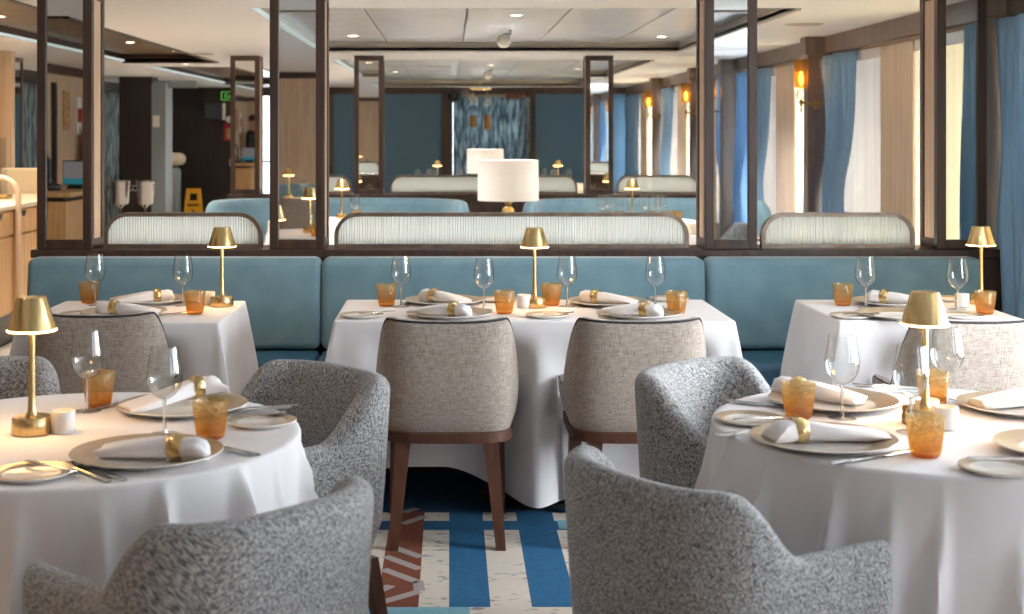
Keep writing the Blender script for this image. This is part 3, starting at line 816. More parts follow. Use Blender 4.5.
def rectcloth(x, y, w, d, label, hem=.05, seed=1, lift=None, push=()):
    rnd = random.Random(seed); g = G(); rc = .012
    # perimeter samples: (px, py, nx, ny, corner amount, arc)
    per = []
    def side(ax, ay, bx, by, nx, ny, m):
        for k in range(m):
            u = (k + .5) / m; per.append((ax + (bx - ax) * u, ay + (by - ay) * u, nx, ny, min(u, 1 - u)*math.hypot(bx-ax, by-ay)))
    W, D = w - rc, d - rc
    segs = [((W, -d), (-W, -d), (0, -1)), ((-w, -D), (-w, D), (-1, 0)), ((-W, d), (W, d), (0, 1)), ((w, D), (w, -D), (1, 0))]
    cor = [(-W, -D), (-W, D), (W, D), (W, -D)]
    for q, (a, b, nn) in enumerate(segs):
        side(*a, *b, *nn, int(math.hypot(b[0]-a[0], b[1]-a[1]) / .016))
        a0 = math.atan2(nn[1], nn[0]); 
        for k in range(1, 8):
            an = a0 - PI/2 * k / 8; c = cor[q]
            per.append((c[0] + rc*math.cos(an), c[1] + rc*math.sin(an), math.cos(an), math.sin(an), -abs(1 - abs(k - 4) / 4)))
    n = len(per); ph = [rnd.uniform(0, 6.28) for _ in range(5)]
    rs = []
    for f in (.02, .6, .985): rs.append([(p[0]*f, p[1]*f, .75) for p in per])
    for o, z in ((-.003, .7497), (.001, .747), (.003, .741)): rs.append([(p[0] + p[2]*o, p[1] + p[3]*o, z) for p in per])
    K = 18
    for k in range(1, K + 1):
        t = k / K; ring = []
        for px, py, nx, ny, dc in per:
            s = px * ny - py * nx
            crn = (1.0 if dc < 0 else math.exp(-dc / .10)); sharp = (-dc if dc < 0 else 0)
            o = .003 + .022 * t + t * (.05 * crn) + .075 * sharp * t ** .8 - (.03 * t * math.exp(-((dc - .14) / .07) ** 2) if dc > 0 else 0)
            if dc > 0: o += (.009 * math.sin(11 * s + ph[0]) + .006 * math.sin(23 * s + ph[1])) * t * (1 - crn)
            if dc > 0 and ny < -.5:
                for pc in push: o -= .17 * (1 - sst(.20, .34, abs(px - pc))) * sst(.04, .34, t)
            h = hem + .012 * math.sin(5 * s + ph[2]) + (lift(px, py) if lift else 0) + (.03 * crn)
            ring.append((px + nx*o, py + ny*o, .741 - (.741 - h) * t))
        rs.append(ring)
    g.rings(rs, True, True, False)
    return tag(ob('tablecloth', g, M['cloth'], None, (x, y, .002), smooth=60), label, 'tablecloth', 'white tablecloths')
table('r', *T1, .52, .52, 'round table at left under a floor-length white cloth')
table('r', *T2, .52, .52, 'round table at right under a floor-length white cloth')
roundcloth(*T1, .524, 'white cloth on the round table at left, with deep folds', seed=3, push=[(math.atan2(.61, .42), .6, .07), (math.atan2(.59, -.6), .5, .12), (math.atan2(-.26, .435), .28, -.03)])
roundcloth(*T2, .524, 'white cloth on the round table at right, in smooth shaded folds', seed=8, push=[(math.atan2(.585, -.35), .6, .07), (math.atan2(-.155, -.503), .28, -.03)])
TC, TL, TR_ = (.317, 5.58), (-1.235, 5.54), (1.815, 5.58)
table('d', *TC, .74, .325, 'long four-seat table at the centre of the banquette')
table('d', *TL, .365, .325, 'two-seat table at the left end of the banquette')
table('d', *TR_, .345, .325, 'two-seat table at the right end of the banquette')
rectcloth(*TC, .752, .337, 'white cloth on the long centre table, hem lifted at left', hem=.05, seed=2,
          lift=lambda x, y: .11 * (1 - sst(-.35, -.02, x)) if y < 0 else 0, push=(-.327, .351))
rectcloth(*TL, .377, .337, 'white cloth on the left banquette table beside the blue seat', hem=.06, seed=4, push=(-.055,))
rectcloth(*TR_, .357, .337, 'white cloth on the right banquette table near the curtain', hem=.06, seed=5, push=(.045,))

# ------------------------------------------------------------------ tableware kinds
def lathe_mesh(name, prof, mat, n=36, sm=40, cap0=False, cap1=False): return G().lathe(prof, n, cap0=cap0, cap1=cap1).mesh(name, mat, sm)
lampbase = [(0, 0), (.046, 0), (.0475, .003), (.0455, .036), (.043, .040), (.014, .043), (.0115, .048), (.0095, .06), (.0082, .10), (.0072, .18), (.0068, .262), (0, .262)]
KIND['table_lamp'] = [
    ('base', lathe_mesh('base', lampbase[:6] + [(0, .043)], M['brass']), None),
    ('stem', lathe_mesh('stem', [(.0135, .0432)] + lampbase[6:], M['brass']), None),
    ('shade', lathe_mesh('shade', [(.0, .32), (.032, .32), (.0335, .3185), (.0565, .2442), (.0545, .2442), (.031, .316), (0, .3165)], M['brass'], 40), None),
    ('diffuser', lathe_mesh('diffuser', [(.0085, .2405), (.0555, .2405), (.0572, .2418), (.0570, .2440), (.053, .2465), (.0085, .2465), (.0085, .2405)], M['bulb'], 32), None)]
def lamp(loc, label, group='brass table lamps', e=1.7):
    t = place('table_lamp', loc, random.uniform(0, 6), label, 'lamp', group)
    point('lamp_light', (0, 0, .236), e, (1, .68, .36), .004, t)
    return t
bowl = [(.0035, .083), (.014, .086), (.027, .096), (.0375, .112), (.0415, .130), (.0405, .150), (.036, .178), (.0325, .2055), (.0318, .2055)]
KIND['wine_glass'] = [('bowl', lathe_mesh('bowl', bowl, M['glass'], 36, 60), None),
                      ('stem', lathe_mesh('stem', [(.006, .005), (.0042, .012), (.0034, .03), (.0034, .07), (.0044, .083)], M['solidglass'], 14, 60), None),
                      ('foot', lathe_mesh('foot', [(.034, 0), (.0345, .0012), (.02, .003), (.006, .0055)], M['glass'], 32, 60), None)]
tb = [(0, .0), (.026, 0), (.0305, .004), (.0335, .014), (.0375, .04), (.0405, .066), (.0418, .088), (.0405, .0885), (.039, .066), (.035, .035), (.030, .014), (0, .012)]
KIND['tumbler'] = [('tumbler', lathe_mesh('tumbler', tb, M['amber'], 40, 50), None)]
def plate_mesh(name, r, rw, h):
    g = G(); ri = r - rw
    inner = [(0, .0045), (ri * .93, .0045), (ri, .0065)]
    rimp = [(ri, .0065), (ri + .004, .0095), (r - .004, h - .001), (r, h)]
    und = [(r, h), (r + .001, h - .0022), (ri + .01, .0018), (ri * .8, 0), (0, 0)]
    g.lathe(inner, 64, mi=0); g.lathe(rimp, 64, mi=1); g.lathe(und, 64, mi=0)
    me = g.mesh(name, [M['porcelain'], M['rim']], None)
    import bmesh
    bm = bmesh.new(); bm.from_mesh(me); bmesh.ops.remove_doubles(bm, verts=bm.verts, dist=.00005); bmesh.ops.recalc_face_normals(bm, faces=bm.faces); bm.to_mesh(me); bm.free()
    me.polygons.foreach_set('use_smooth', [True]*len(me.polygons)); me.set_sharp_from_angle(angle=R(40))
    return me
KIND['charger_plate'] = [('charger_plate', plate_mesh('charger_plate', .163, .055, .019), None)]
KIND['bread_plate'] = [('bread_plate', plate_mesh('bread_plate', .083, .022, .012), None)]
KIND['ceramic_pot'] = [('ceramic_pot', lathe_mesh('ceramic_pot', [(0, 0), (.026, 0), (.028, .003), (.0285, .05), (.0265, .053), (.024, .053), (.023, .045), (0, .044)], M['candle'], 28), None)]
KIND['pepper_mill'] = [('pepper_mill', lathe_mesh('pepper_mill', [(0, 0), (.012, 0), (.013, .018), (.010, .026), (.012, .034), (.010, .042), (0, .044)], M['oldbrass'], 20), None)]
# folded napkin drawn through a brass ring; long axis x, ring near x = .055
def napkin(flat):
    secs = [(-.115, .040, .010), (-.09, .042, .013), (-.05, .040, .017), (0, .034, .021), (.03, .026, .023), (.055, .0215, .0215), (.078, .025, .024), (.10, .027, .024), (.118, .023, .020), (.126, .010, .010)]
    if flat: secs = [(-.145, .050, .008), (-.11, .052, .011), (-.06, .046, .014), (-.01, .036, .018), (.03, .026, .022), (.055, .0215, .0215), (.075, .030, .024), (.098, .040, .022), (.115, .043, .015), (.125, .038, .006)]
    rs = []
    for k, (x, a, b) in enumerate(secs):
        ring = []
        for j in range(32):
            t = 2*PI*j/32; w = 1 + .07 * math.sin(5*t + k*.7) * (1 if abs(x - .055) > .02 else .2)
            c, s = math.cos(t), math.sin(t)
            ring.append((x + .004 * math.sin(4*t + k), a * w * math.copysign(abs(c)**.8, c), b * (1.0 + w * math.copysign(abs(s)**.8, s)) + .0 + (.0215 - b if abs(x-.055) < .05 else 0) * (1 - min(1, abs(x - .055) / .05))))
        rs.append(ring)
    return G().rings(rs)
ring_prof = [(.0225, -.016), (.0255, -.016), (.0295, -.009), (.031, 0), (.0295, .009), (.0255, .016), (.0225, .016), (.0225, -.016)]
ringmesh = G().lathe([(r, z) for r, z in ring_prof], 32, (.055, 0, .0235), axis='x').mesh('napkin_ring', M['brass'], 40)
KIND['rolled_napkin'] = [('cloth', napkin(False).mesh('cloth', M['napkin'], 60), None), ('napkin_ring', ringmesh, None)]
KIND['flared_napkin'] = [('cloth', napkin(True).mesh('cloth', M['napkin'], 60), None), ('napkin_ring', ringmesh, None)]
# cutlery along x, handle at -x
def strip(pts, th=.0022):
    """ribbon: list of (x, half width, z)"""
    g = G(); V = []; 
    rs = []
    for x, w, z in pts: rs.append([(x, -w, z), (x, -w*.5, z + th), (x, w*.5, z + th), (x, w, z), (x, w*.5, z - th*.4), (x, -w*.5, z - th*.4)])
    return g.rings(rs)
hand = [(-.105, .004, .003), (-.100, .0085, .003), (-.06, .0075, .0035), (-.01, .0042, .005), (.02, .0034, .006)]
KIND['knife'] = [('knife', strip([(-.115, .004, .003), (-.11, .0078, .004), (-.02, .0065, .0045), (-.012, .005, .004), (.0, .0085, .003), (.06, .0095, .003), (.095, .0075, .003), (.112, .001, .003)], .0026).mesh('knife', M['chrome'], 50), None)]
KIND['butter_knife'] = [('butter_knife', strip([(-.08, .004, .003), (-.075, .007, .004), (-.01, .0055, .0045), (.0, .006, .003), (.03, .010, .003), (.06, .0095, .003), (.078, .002, .003)], .0024).mesh('butter_knife', M['chrome'], 50), None)]
fk = strip(hand + [(.045, .006, .004), (.058, .0115, .003), (.066, .0125, .0025)])
for k in range(4):
    yk = -.0095 + k * .0063
    fk.rings([[(x, yk + dy * w, z + dz) for dy, dz in ((-1, 0), (0, .0014), (1, 0), (0, -.0014))] for x, w, z in ((.064, .002, .003), (.085, .0019, .0045), (.108, .0008, .006))])
KIND['fork'] = [('fork', fk.mesh('fork', M['chrome'], 50), None)]
KIND['spoon'] = [('spoon', strip(hand + [(.04, .006, .005), (.052, .0155, .003), (.07, .020, .002), (.088, .017, .003), (.1, .006, .005)]).mesh('spoon', M['chrome'], 50), None)]

CAT = dict(wine_glass='wine glass', tumbler='tumbler', charger_plate='plate', bread_plate='plate', ceramic_pot='pot', pepper_mill='pepper mill', rolled_napkin='napkin',
           flared_napkin='napkin', knife='knife', butter_knife='knife', fork='fork', spoon='spoon')
GRP = dict(wine_glass='stemmed wine glasses', tumbler='amber tumblers', charger_plate='charger plates', bread_plate='bread plates', ceramic_pot='white ceramic pots',
           rolled_napkin='napkins in brass rings', flared_napkin='napkins in brass rings', knife='table knives', butter_knife='butter knives', fork='table forks', spoon='spoons', pepper_mill='brass mills')
TZ = .753
def item(kind, px, py, label, rot=0, z=TZ, name=None, pitch=0):
    near = py > 375
    py += {'tumbler': 4, 'charger_plate': 5, 'rolled_napkin': 5, 'flared_napkin': 5, 'bread_plate': 3}.get(kind, 1.5) * (1 if near else .45)
    x, y, _ = P(px, py, z)
    o = place(kind, (x, y, z + (.012 if pitch else 0)), R(rot), label, CAT[kind], GRP[kind], name or ('rolled_napkin' if kind == 'flared_napkin' else None))
    if pitch: o.rotation_euler = (0, -R(pitch), R(rot))
    return o
def lampat(px, py, label, **k): return lamp(P(px, py, TZ), label, **k)
CH = TZ + .0075     # on the plate
L_, R_ = 'left round table', 'right round table'
# ---- left round table
lampat(32, 433, 'lit brass lamp on the left round table, largest in view')
item('ceramic_pot', 63, 431, 'small white pot beside the brass lamp on the left round table')
item('wine_glass', 87.5, 410, 'wine glass standing before an amber tumbler on the left round table')
item('wine_glass', 164.5, 433, 'wine glass between the two plates on the left round table')
item('tumbler', 98.5, 402, 'amber tumbler behind a wine glass on the left round table')
item('tumbler', 210.5, 434, 'amber tumbler in the middle of the left round table, right of the napkin')
item('charger_plate', 147, 453, 'large plate at the front edge of the left round table')
item('rolled_napkin', 153, 452, 'napkin in a brass ring on the front plate of the left table', -12, CH)
item('bread_plate', 32, 473, 'small plate at the front left of the left round table')
item('butter_knife', 52, 466, 'butter knife resting on the small front plate at left', -33, TZ + .0125)
item('fork', 82, 472, 'fork left of the front plate on the left round table', 136)
item('fork', 97, 471, 'fork next to the front plate rim, inner of the two', 136)
item('knife', 217, 447, 'knife sticking out right of the front plate at left', 140)
item('spoon', 226, 448, 'spoon handle right of the front plate at left', 142)
item('charger_plate', 183, 405, 'large plate at the back of the left round table')
item('flared_napkin', 178, 400, 'napkin with flared end and brass ring on the back plate at left', 36, CH, pitch=6)
item('bread_plate', 262, 421, 'small plate at the right edge of the left round table')
item('butter_knife', 255, 414, 'butter knife lying on the right small plate at left', 22, TZ + .0125)
item('knife', 247, 411, 'knife beside the right small plate on the left table', 205)
item('fork', 258, 408, 'fork near the right rim of the left round table', 205)
item('knife', 115, 404, 'knife left of the back plate on the left table', 60)
item('spoon', 186, 388, 'spoon tip behind the back plate on the left table', 45)
# ---- right round table
lampat(925, 424, 'brass lamp on the right round table, its stem behind a wine glass')
item('tumbler', 798.5, 414, 'amber tumbler in front of a napkin on the right round table')
item('bread_plate', 749, 418.5, 'small plate at the left edge of the right round table')
item('butter_knife', 764, 418, 'butter knife on the left small plate of the right table', 14, TZ + .0125)
item('fork', 765, 404, 'fork behind the left small plate on the right table', 152)
item('fork', 778, 406, 'fork nearer the amber tumbler on the right table', 152)
item('charger_plate', 833, 400, 'large plate at the back left of the right round table')
item('rolled_napkin', 818, 394, 'napkin in a brass ring slanting behind the amber tumbler, right table', 142, CH)
item('wine_glass', 842, 417, 'wine glass beside the back plate of the right round table')
item('charger_plate', 823, 439, 'large plate at the front left of the right round table')
item('flared_napkin', 822, 435, 'napkin in a brass ring on the front plate, right table', 188, CH)
item('spoon', 752, 432, 'spoon bowl peeking left of the front plate, right table', 196)
item('knife', 868, 457, 'knife in front of the front plate, right table', 32)
item('knife', 884, 455, 'knife next to the large amber tumbler, right table', 32)
item('tumbler', 925.5, 452, 'large amber tumbler in the middle of the right round table')
item('ceramic_pot', 927, 419, 'white pot just behind the large amber tumbler, left of the pair')
item('ceramic_pot', 946, 427, 'white pot to the right of the large amber tumbler')
item('pepper_mill', 907, 421, 'little brass mill beside the white pots, right table')
item('wine_glass', 911, 431, 'wine glass left of the lamp stem on the right round table')
item('wine_glass', 947, 405, 'tall wine glass right of the lamp on the right round table')
item('tumbler', 933, 401, 'amber tumbler behind the lamp stem on the right round table')
item('charger_plate', 1024, 405, 'large plate at the far right edge of the right round table')
item('rolled_napkin', 1018, 401, 'napkin on the far right plate of the right table', 10, CH)
item('fork', 955, 401, 'fork left of the far right plate on the right table', 120)
item('spoon', 890, 386, 'spoon behind the back plate on the right table', 160)
item('fork', 880, 390, 'fork behind the wine glasses on the right table', 160)
item('charger_plate', 1072, 447, 'plate cut by the right picture edge on the right table')
item('bread_plate', 1000, 468, 'small plate at the front right of the right round table')
item('butter_knife', 1006, 459, 'butter knife on the front right small plate', 168, TZ + .0125)
# ---- centre table
C_ = 'centre table'
lampat(534.5, 307, 'brass lamp in the middle of the centre table')
item('ceramic_pot', 524, 307, 'white pot left of the centre table lamp')
item('tumbler', 386.5, 304, 'amber tumbler at the left end of the centre table')
item('tumbler', 504.5, 311.5, 'amber tumbler left of the centre table lamp')
item('tumbler', 551.5, 303.5, 'amber tumbler right of the centre table lamp')
item('tumbler', 676.5, 312, 'amber tumbler at the right end of the centre table')
item('wine_glass', 401, 306, 'wine glass next to the leftmost tumbler of the centre table')
item('wine_glass', 484, 309, 'wine glass left of the lamp on the centre table')
item('wine_glass', 567, 306, 'wine glass right of the lamp on the centre table')
item('wine_glass', 655.5, 306, 'wine glass near the right end of the centre table')
for px, py, lb, r1, r2, k in ((444, 301, 'left plate on the banquette side of the centre table', 140, 0, 'rolled_napkin'), (608, 302, 'right plate on the banquette side of the centre table', 150, 0, 'rolled_napkin'),
                              (450, 314, 'left plate on the chair side of the centre table', -28, 0, 'rolled_napkin'), (640, 314, 'right plate on the chair side of the centre table', -28, 0, 'rolled_napkin')):
    item('charger_plate', px, py, 'large ' + lb)
    item(k, px + (0 if py < 310 else -9), py - (1 if py < 310 else 1), 'ringed napkin on the ' + lb, r1, CH)
item('bread_plate', 362, 315.5, 'small plate at the front left corner of the centre table')
item('bread_plate', 547, 315.5, 'small plate in front of the centre table lamp')
item('bread_plate', 669, 299, 'small plate at the back right of the centre table')
item('bread_plate', 498, 299.5, 'small plate behind the lamp on the centre table')
item('butter_knife', 378, 312.5, 'butter knife on the front left small plate, centre table', 30, TZ + .0125)
item('butter_knife', 557, 313.5, 'butter knife on the small plate before the lamp', 30, TZ + .0125)
item('fork', 417, 309, 'fork left of the left plates on the centre table', 70)
item('knife', 482, 313, 'knife right of the left plates on the centre table', 75)
item('fork', 604, 309, 'fork left of the right plates on the centre table', 70)
item('knife', 665, 315, 'knife right of the right plates on the centre table', 75)
item('knife', 410, 301, 'knife behind the leftmost wine glass, centre table', 80)
item('fork', 646, 300, 'fork behind the rightmost wine glass, centre table', 80)
# ---- left banquette table
lampat(222, 306, 'brass lamp on the left banquette table')
item('tumbler', 89, 301, 'amber tumbler at the left of the left banquette table')
item('tumbler', 195, 312, 'amber tumbler beside the lamp on the left banquette table')
item('wine_glass', 95, 303.5, 'wine glass at the left of the left banquette table')
item('wine_glass', 183, 305, 'wine glass before the lamp on the left banquette table')
item('charger_plate', 150, 300, 'large plate on the seat side of the left banquette table')
item('rolled_napkin', 143, 300, 'napkin slanted up on the seat side plate, left banquette table', 25, CH)
item('charger_plate', 124, 313, 'large plate behind the chair at the left banquette table')
item('rolled_napkin', 128, 312, 'napkin with brass ring just above the left beige chair back', 174, CH)
item('bread_plate', 206, 300, 'small plate behind the lamp on the left banquette table')
item('bread_plate', 82, 314.5, 'small plate at the front left of the left banquette table')
item('fork', 113, 304, 'fork left of the plates on the left banquette table', 40)
item('knife', 172, 314, 'knife right of the plates on the left banquette table', 50)
item('ceramic_pot', 208, 304, 'white pot behind a tumbler on the left banquette table')
# ---- right banquette table
lampat(981, 304, 'brass lamp on the right banquette table, before the curtain')
item('tumbler', 843, 303.5, 'amber tumbler at the left of the right banquette table')
item('tumbler', 985, 312, 'amber tumbler under the lamp on the right banquette table')
item('wine_glass', 865.5, 307, 'wine glass near the left corner of the right banquette table')
item('wine_glass', 957.5, 309, 'wine glass beside the lamp on the right banquette table')
item('charger_plate', 893, 302, 'large plate on the seat side of the right banquette table')
item('rolled_napkin', 898, 301, 'napkin slanted on the seat side plate, right banquette table', 148, CH)
item('bread_plate', 852, 316, 'small plate at the front left of the right banquette table')
item('butter_knife', 861, 314, 'butter knife on the small plate, right banquette table', 20, TZ + .0125)
item('charger_plate', 900, 315, 'large plate behind the brass shade, right banquette table')
item('ceramic_pot', 962, 306, 'white pot between the glass and tumbler, right banquette table')
item('bread_plate', 951, 299, 'small plate at the back of the right banquette table')
item('bread_plate', 962, 316, 'small plate in front of the white pot, right banquette table')
item('fork', 882, 312, 'fork on the right banquette table, left of the brass shade', 60)

# ------------------------------------------------------------------ area behind the first partition
def W(px, py, d):      # point at distance d seen at (px, py)
    return ((px - VX) * d / F, d, HC - (py - VY) * d / F)
roundcloth(-.95, 11.2, .50, 'white cloth of the round table behind the partition at left', seed=11, nf=9)
roundcloth(1.47, 11.2, .50, 'white cloth of the round table behind the partition, under the row of wine glasses', seed=12, nf=9)
table('r', -.95, 11.2, .49, .49, 'round table in the curved booth left of the drum lamp')
table('r', 1.47, 11.2, .49, .49, 'round table in the curved booth right of the drum lamp')
lamp((-.885, 11.45, TZ), 'small lit brass lamp behind the left end of the wide fluted screen')
lamp((1.49, 11.45, TZ), 'small lit brass lamp between the clusters of wine glasses')
for x, y, l in ((-.77, 11.3, 'wine glass behind the fluted screen, beside the small left brass lamp'),
                (1.215, 11.15, 'leftmost of the six wine glasses behind the fluted screen'), (1.30, 11.35, 'second wine glass from the left behind the fluted screen'),
                (1.365, 11.1, 'third wine glass from the left behind the fluted screen'), (1.565, 11.3, 'wine glass just right of the small brass lamp'),
                (1.625, 11.1, 'second wine glass right of the small brass lamp'), (1.70, 11.3, 'rightmost of the six wine glasses behind the fluted screen')):
    place('wine_glass', (x, y, TZ), 0, l, 'wine glass', 'wine glasses in the booths')
for x, y, l in ((-.74, 11.05, 'amber tumbler below the wine glass behind the screen at left'), (1.22, 10.95, 'amber tumbler under the left glasses behind the screen'), (1.32, 10.92, 'amber tumbler second from left behind the screen'),
                (1.57, 10.93, 'amber tumbler right of the lamp behind the screen'), (1.69, 10.92, 'amber tumbler third from right behind the screen'), (1.78, 10.98, 'rightmost amber tumbler behind the screen')):
    place('tumbler', (x, y, TZ), 0, l, 'tumbler', 'amber tumblers in the booths')
place('charger_plate', (-.5, 11.0, TZ), 0, 'plate on the booth table at left behind the screen', 'plate', 'plates in the booths')
place('rolled_napkin', (-.5, 11.0, CH + .02), R(20), 'napkin peeping over the fluted screen, left of the drum lamp', 'napkin', 'napkins in the booths')
place('rolled_napkin', (1.15, 10.98, CH), R(20), 'napkin behind the screen left of the wine glasses', 'napkin', 'napkins in the booths')
# side tables near the window, right of the wide screen
rectcloth(2.0, 9.3, .35, .33, 'white cloth on the small table behind the right pillar', seed=9, hem=.2)
table('d', 2.0, 9.3, .34, .32, 'small table behind the bronze pillar on the right')
place('charger_plate', (1.95, 9.2, TZ), 0, 'plate on the small table behind the right pillar', 'plate', 'plates in the booths')

def console(y, label):
    t = thing('console_table', label, 'console', (.455, y, 0), 0, 'consoles under drum lamps')
    ob('body', G().box(-.13, .13, -.16, .16, 0, .72), M['blackwood'], t, smooth=None)
    ob('top', rbox(-.15, .15, -.18, .18, .72, .75, .01), M['darkwood'], t)
def drum(y, label):
    t = thing('drum_lamp', label, 'lamp', (.455, y, .751), 0, 'drum shade lamps')
    ob('base', G().lathe([(0, 0), (.075, 0), (.075, .015), (.05, .02), (.015, .03), (.015, .04)] , 28), M['brass'], t)
    ob('orb', G().lathe([(.015, .04), (.04, .055), (.052, .085), (.04, .115), (.015, .13), (.03, .15), (.03, .165), (.012, .178), (.008, .21), (.008, .3)], 24), M['oldbrass'], t)
    ob('shade', G().lathe([(.239, .175), (.236, .49), (.233, .49), (.235, .175), (.239, .175)], 56), M['shade'], t)
    point('drum_light', (0, 0, .33), 15, (1, .98, .96), .06, t)
console(10.95, 'dark console between the two curved booths'); drum(10.95, 'large cream drum shade lamp, nearer of the two')
console(18.1, 'dark console under the farther drum lamp'); drum(18.1, 'farther cream drum shade lamp before the blue window curtain')

# area behind the far partition
for x, y, lx, lab in ((-.25, 19.2, .08, 'left'), (1.45, 19.2, .03, 'right')):
    roundcloth(x, y, .45, 'white cloth of the far round table %s of the blue window curtain' % lab, seed=20, nf=9, hem=.2)
    table('r', x, y, .44, .44, 'far round table %s of the blue window curtain' % lab)
    lamp((x + lx, y, TZ), 'tiny brass lamp on the far table %s of the blue window curtain' % lab, e=1.2)
for x, y, l in ((-.44, 19.0, 'far wine glass left of the tiny brass lamp, before the navy wall'), (-.28, 19.05, 'middle far wine glass before the navy wall at left'), (-.2, 19.0, 'far wine glass next to the tiny brass lamp at left'), (.14, 19.0, 'far wine glass at the left edge of the blue window curtain'),
                (1.28, 19.1, 'far wine glass beside the drum lamp, before the navy wall'), (1.4, 19.0, 'far wine glass left of the right tiny lamp'), (1.62, 19.05, 'far wine glass right of the right tiny lamp')):
    place('wine_glass', (x, y, TZ), 0, l, 'wine glass', 'far wine glasses')
# far window with its curtain
w = struct(ob('window_20', G().box(-.02, .03, YF + .03, YF + .07, .75, 2.0).box(1.15, 1.2, YF + .03, YF + .07, .75, 2.0).box(-.02, 1.2, YF + .03, YF + .07, .75, .8).box(-.02, 1.2, YF + .03, YF + .07, 1.95, 2.0), M['alu'], smooth=None))
ob('window_pane', G().quad((-.02, YF + .05, .75), (1.2, YF + .05, .75), (1.2, YF + .05, 2.0), (-.02, YF + .05, 2.0)), M['pane'], w, smooth=None)
area('daylight', (.59, YF + .3, 1.4), (R(-90), 0, 0), 1.2, 1.3, 16, DAY)
w = struct(ob('window_21', G().box(-2.98, -2.95, YF + .03, YF + .07, .5, 2.0).box(-2.58, -2.55, YF + .03, YF + .07, .5, 2.0).box(-2.98, -2.55, YF + .03, YF + .07, 1.0, 1.03).box(-2.98, -2.55, YF + .03, YF + .07, 1.45, 1.47), M['alu'], smooth=None))
ob('window_pane', G().quad((-2.98, YF + .05, .5), (-2.55, YF + .05, .5), (-2.55, YF + .05, 2.0), (-2.98, YF + .05, 2.0)), M['pane'], w, smooth=None)
area('daylight', (-2.77, YF + .3, 1.3), (R(-90), 0, 0), .45, 1.5, 8, DAY)
curtain(.05, 1.2, .2, 1.98, YF - .07, M['darkcurtain'], 'dark blue sheer curtain over the window in the navy wall', 9, None, 1, .03, plane='y')
# hanging lamp group before the far window
t = thing('pendant_light', 'hanging cluster of amber and clear glass pendants before the far curtain', 'pendant lamp', (.37, 17.0, 0))
g = G().tube([(-.13, 0, 1.985), (.13, 0, 1.985)], .009, 8)
for x in (-.1, 0, .1): g.tube([(x, 0, 2.2), (x, 0, 1.985)], .004, 6)
ob('hanger', g, M['brass'], t)
for x, zt in ((-.09, 1.86), (.085, 1.83)):
    ob('cable', G().tube([(x, 0, 1.985), (x, 0, zt)], .004, 6), M['brass'], t)
    ob('glass_orb', G().lathe([(.002, zt + .03)] + [(.045*math.sin(PI*k/10), zt - .015 + .045*math.cos(PI*k/10)) for k in range(1, 10)] + [(.002, zt - .06)], 20, (x, 0, 0)), M['orb'], t)
    ob('shade', G().lathe([(.03, zt - .15 - .01), (.04, zt - .17), (.042, zt - .33), (.03, zt - .34), (.038, zt - .32), (.036, zt - .17)], 20, (x, 0, 0)), M['ambershade'], t)
ob('dark_orb', G().lathe([(.002, 1.79)] + [(.07*math.sin(PI*k/10), 1.72 + .07*math.cos(PI*k/10)) for k in range(1, 10)] + [(.002, 1.65)], 20, (-.09, 0, 0)), M['navy'], t)
t = thing('wall_ornament', 'horizontal brass rod with dark ball, glass disc and wooden block above the far curtain', 'ornament', (0, 20.75, 2.0))
ob('rod', G().tube([(.05, 0, 0), (1.1, 0, 0)], .009, 8), M['oldbrass'], t)
ob('ball', G().lathe([(.002, .1)] + [(.1*math.sin(PI*k/10), .1*math.cos(PI*k/10)) for k in range(1, 10)] + [(.002, -.1)], 20, (.05, 0, 0)), M['black'], t)
ob('disc', G().lathe([(0, -.02), (.08, -.02), (.08, .02), (0, .02)], 24, (.24, 0, 0), axis='y'), M['orb'], t)
ob('wood_block', rbox(.82, 1.1, -.06, .06, -.05, .05, .02), M['walnut'], t)

# ------------------------------------------------------------------ ceiling fittings
def downlight(x, y, label, z=CZ, e=14, col=(1, .91, .81)):
    t = thing('downlight', label, 'ceiling light', (x, y, z), 0, 'recessed ceiling lights')
    ob('trim_ring', G().lathe([(.033, -.001), (.045, -.004), (.048, .0), (.033, .002)], 24), M['whitep'], t)
    ob('lens', G().lathe([(0, -.0015), (.033, -.0015)], 24), M['down'], t)
    if e: spot('downlight_beam', (x, y, z - .02), e, col, 120, .9, .04)
tz = 2.203
for x, y, z, l in ((-.87, 9.6, tz, 'left downlight of the near metal ceiling tray'), (-.75, 10.8, tz, 'downlight near the back left of the metal ceiling tray'), (.42, 8.9, tz, 'downlight above the white ceiling camera'),
                   (1.65, 10.9, tz, 'downlight at the back right of the near metal tray'), (-.8, 16.0, tz, 'downlight of the far metal tray, left'), (-.68, 17.3, tz, 'second downlight of the far metal tray, left'),
                   (1.5, 16.5, tz, 'downlight of the far metal tray, right'), (.45, 15.5, tz, 'downlight above the farther ceiling camera')):
    downlight(x, y, l, z, 165, (.97, .98, 1))
for x, y, z, l in ((-2.65, 11.6, tz, 'left downlight in the brown slatted ceiling'), (-2.5, 12.8, tz, 'right downlight in the brown slatted ceiling'),
                   (-2.6, 13.8, CZ, 'downlight in the white strip between the brown ceilings'), (-2.45, 16.2, tz, 'downlight in the far brown ceiling recess'), (-2.9, 9.0, tz, 'downlight in the brown ceiling over the oak counter'),
                   (-3.5, 9.4, CZ, 'downlight right over the oak counter')):
    downlight(x, y, l, z, 80, (1, .93, .85))
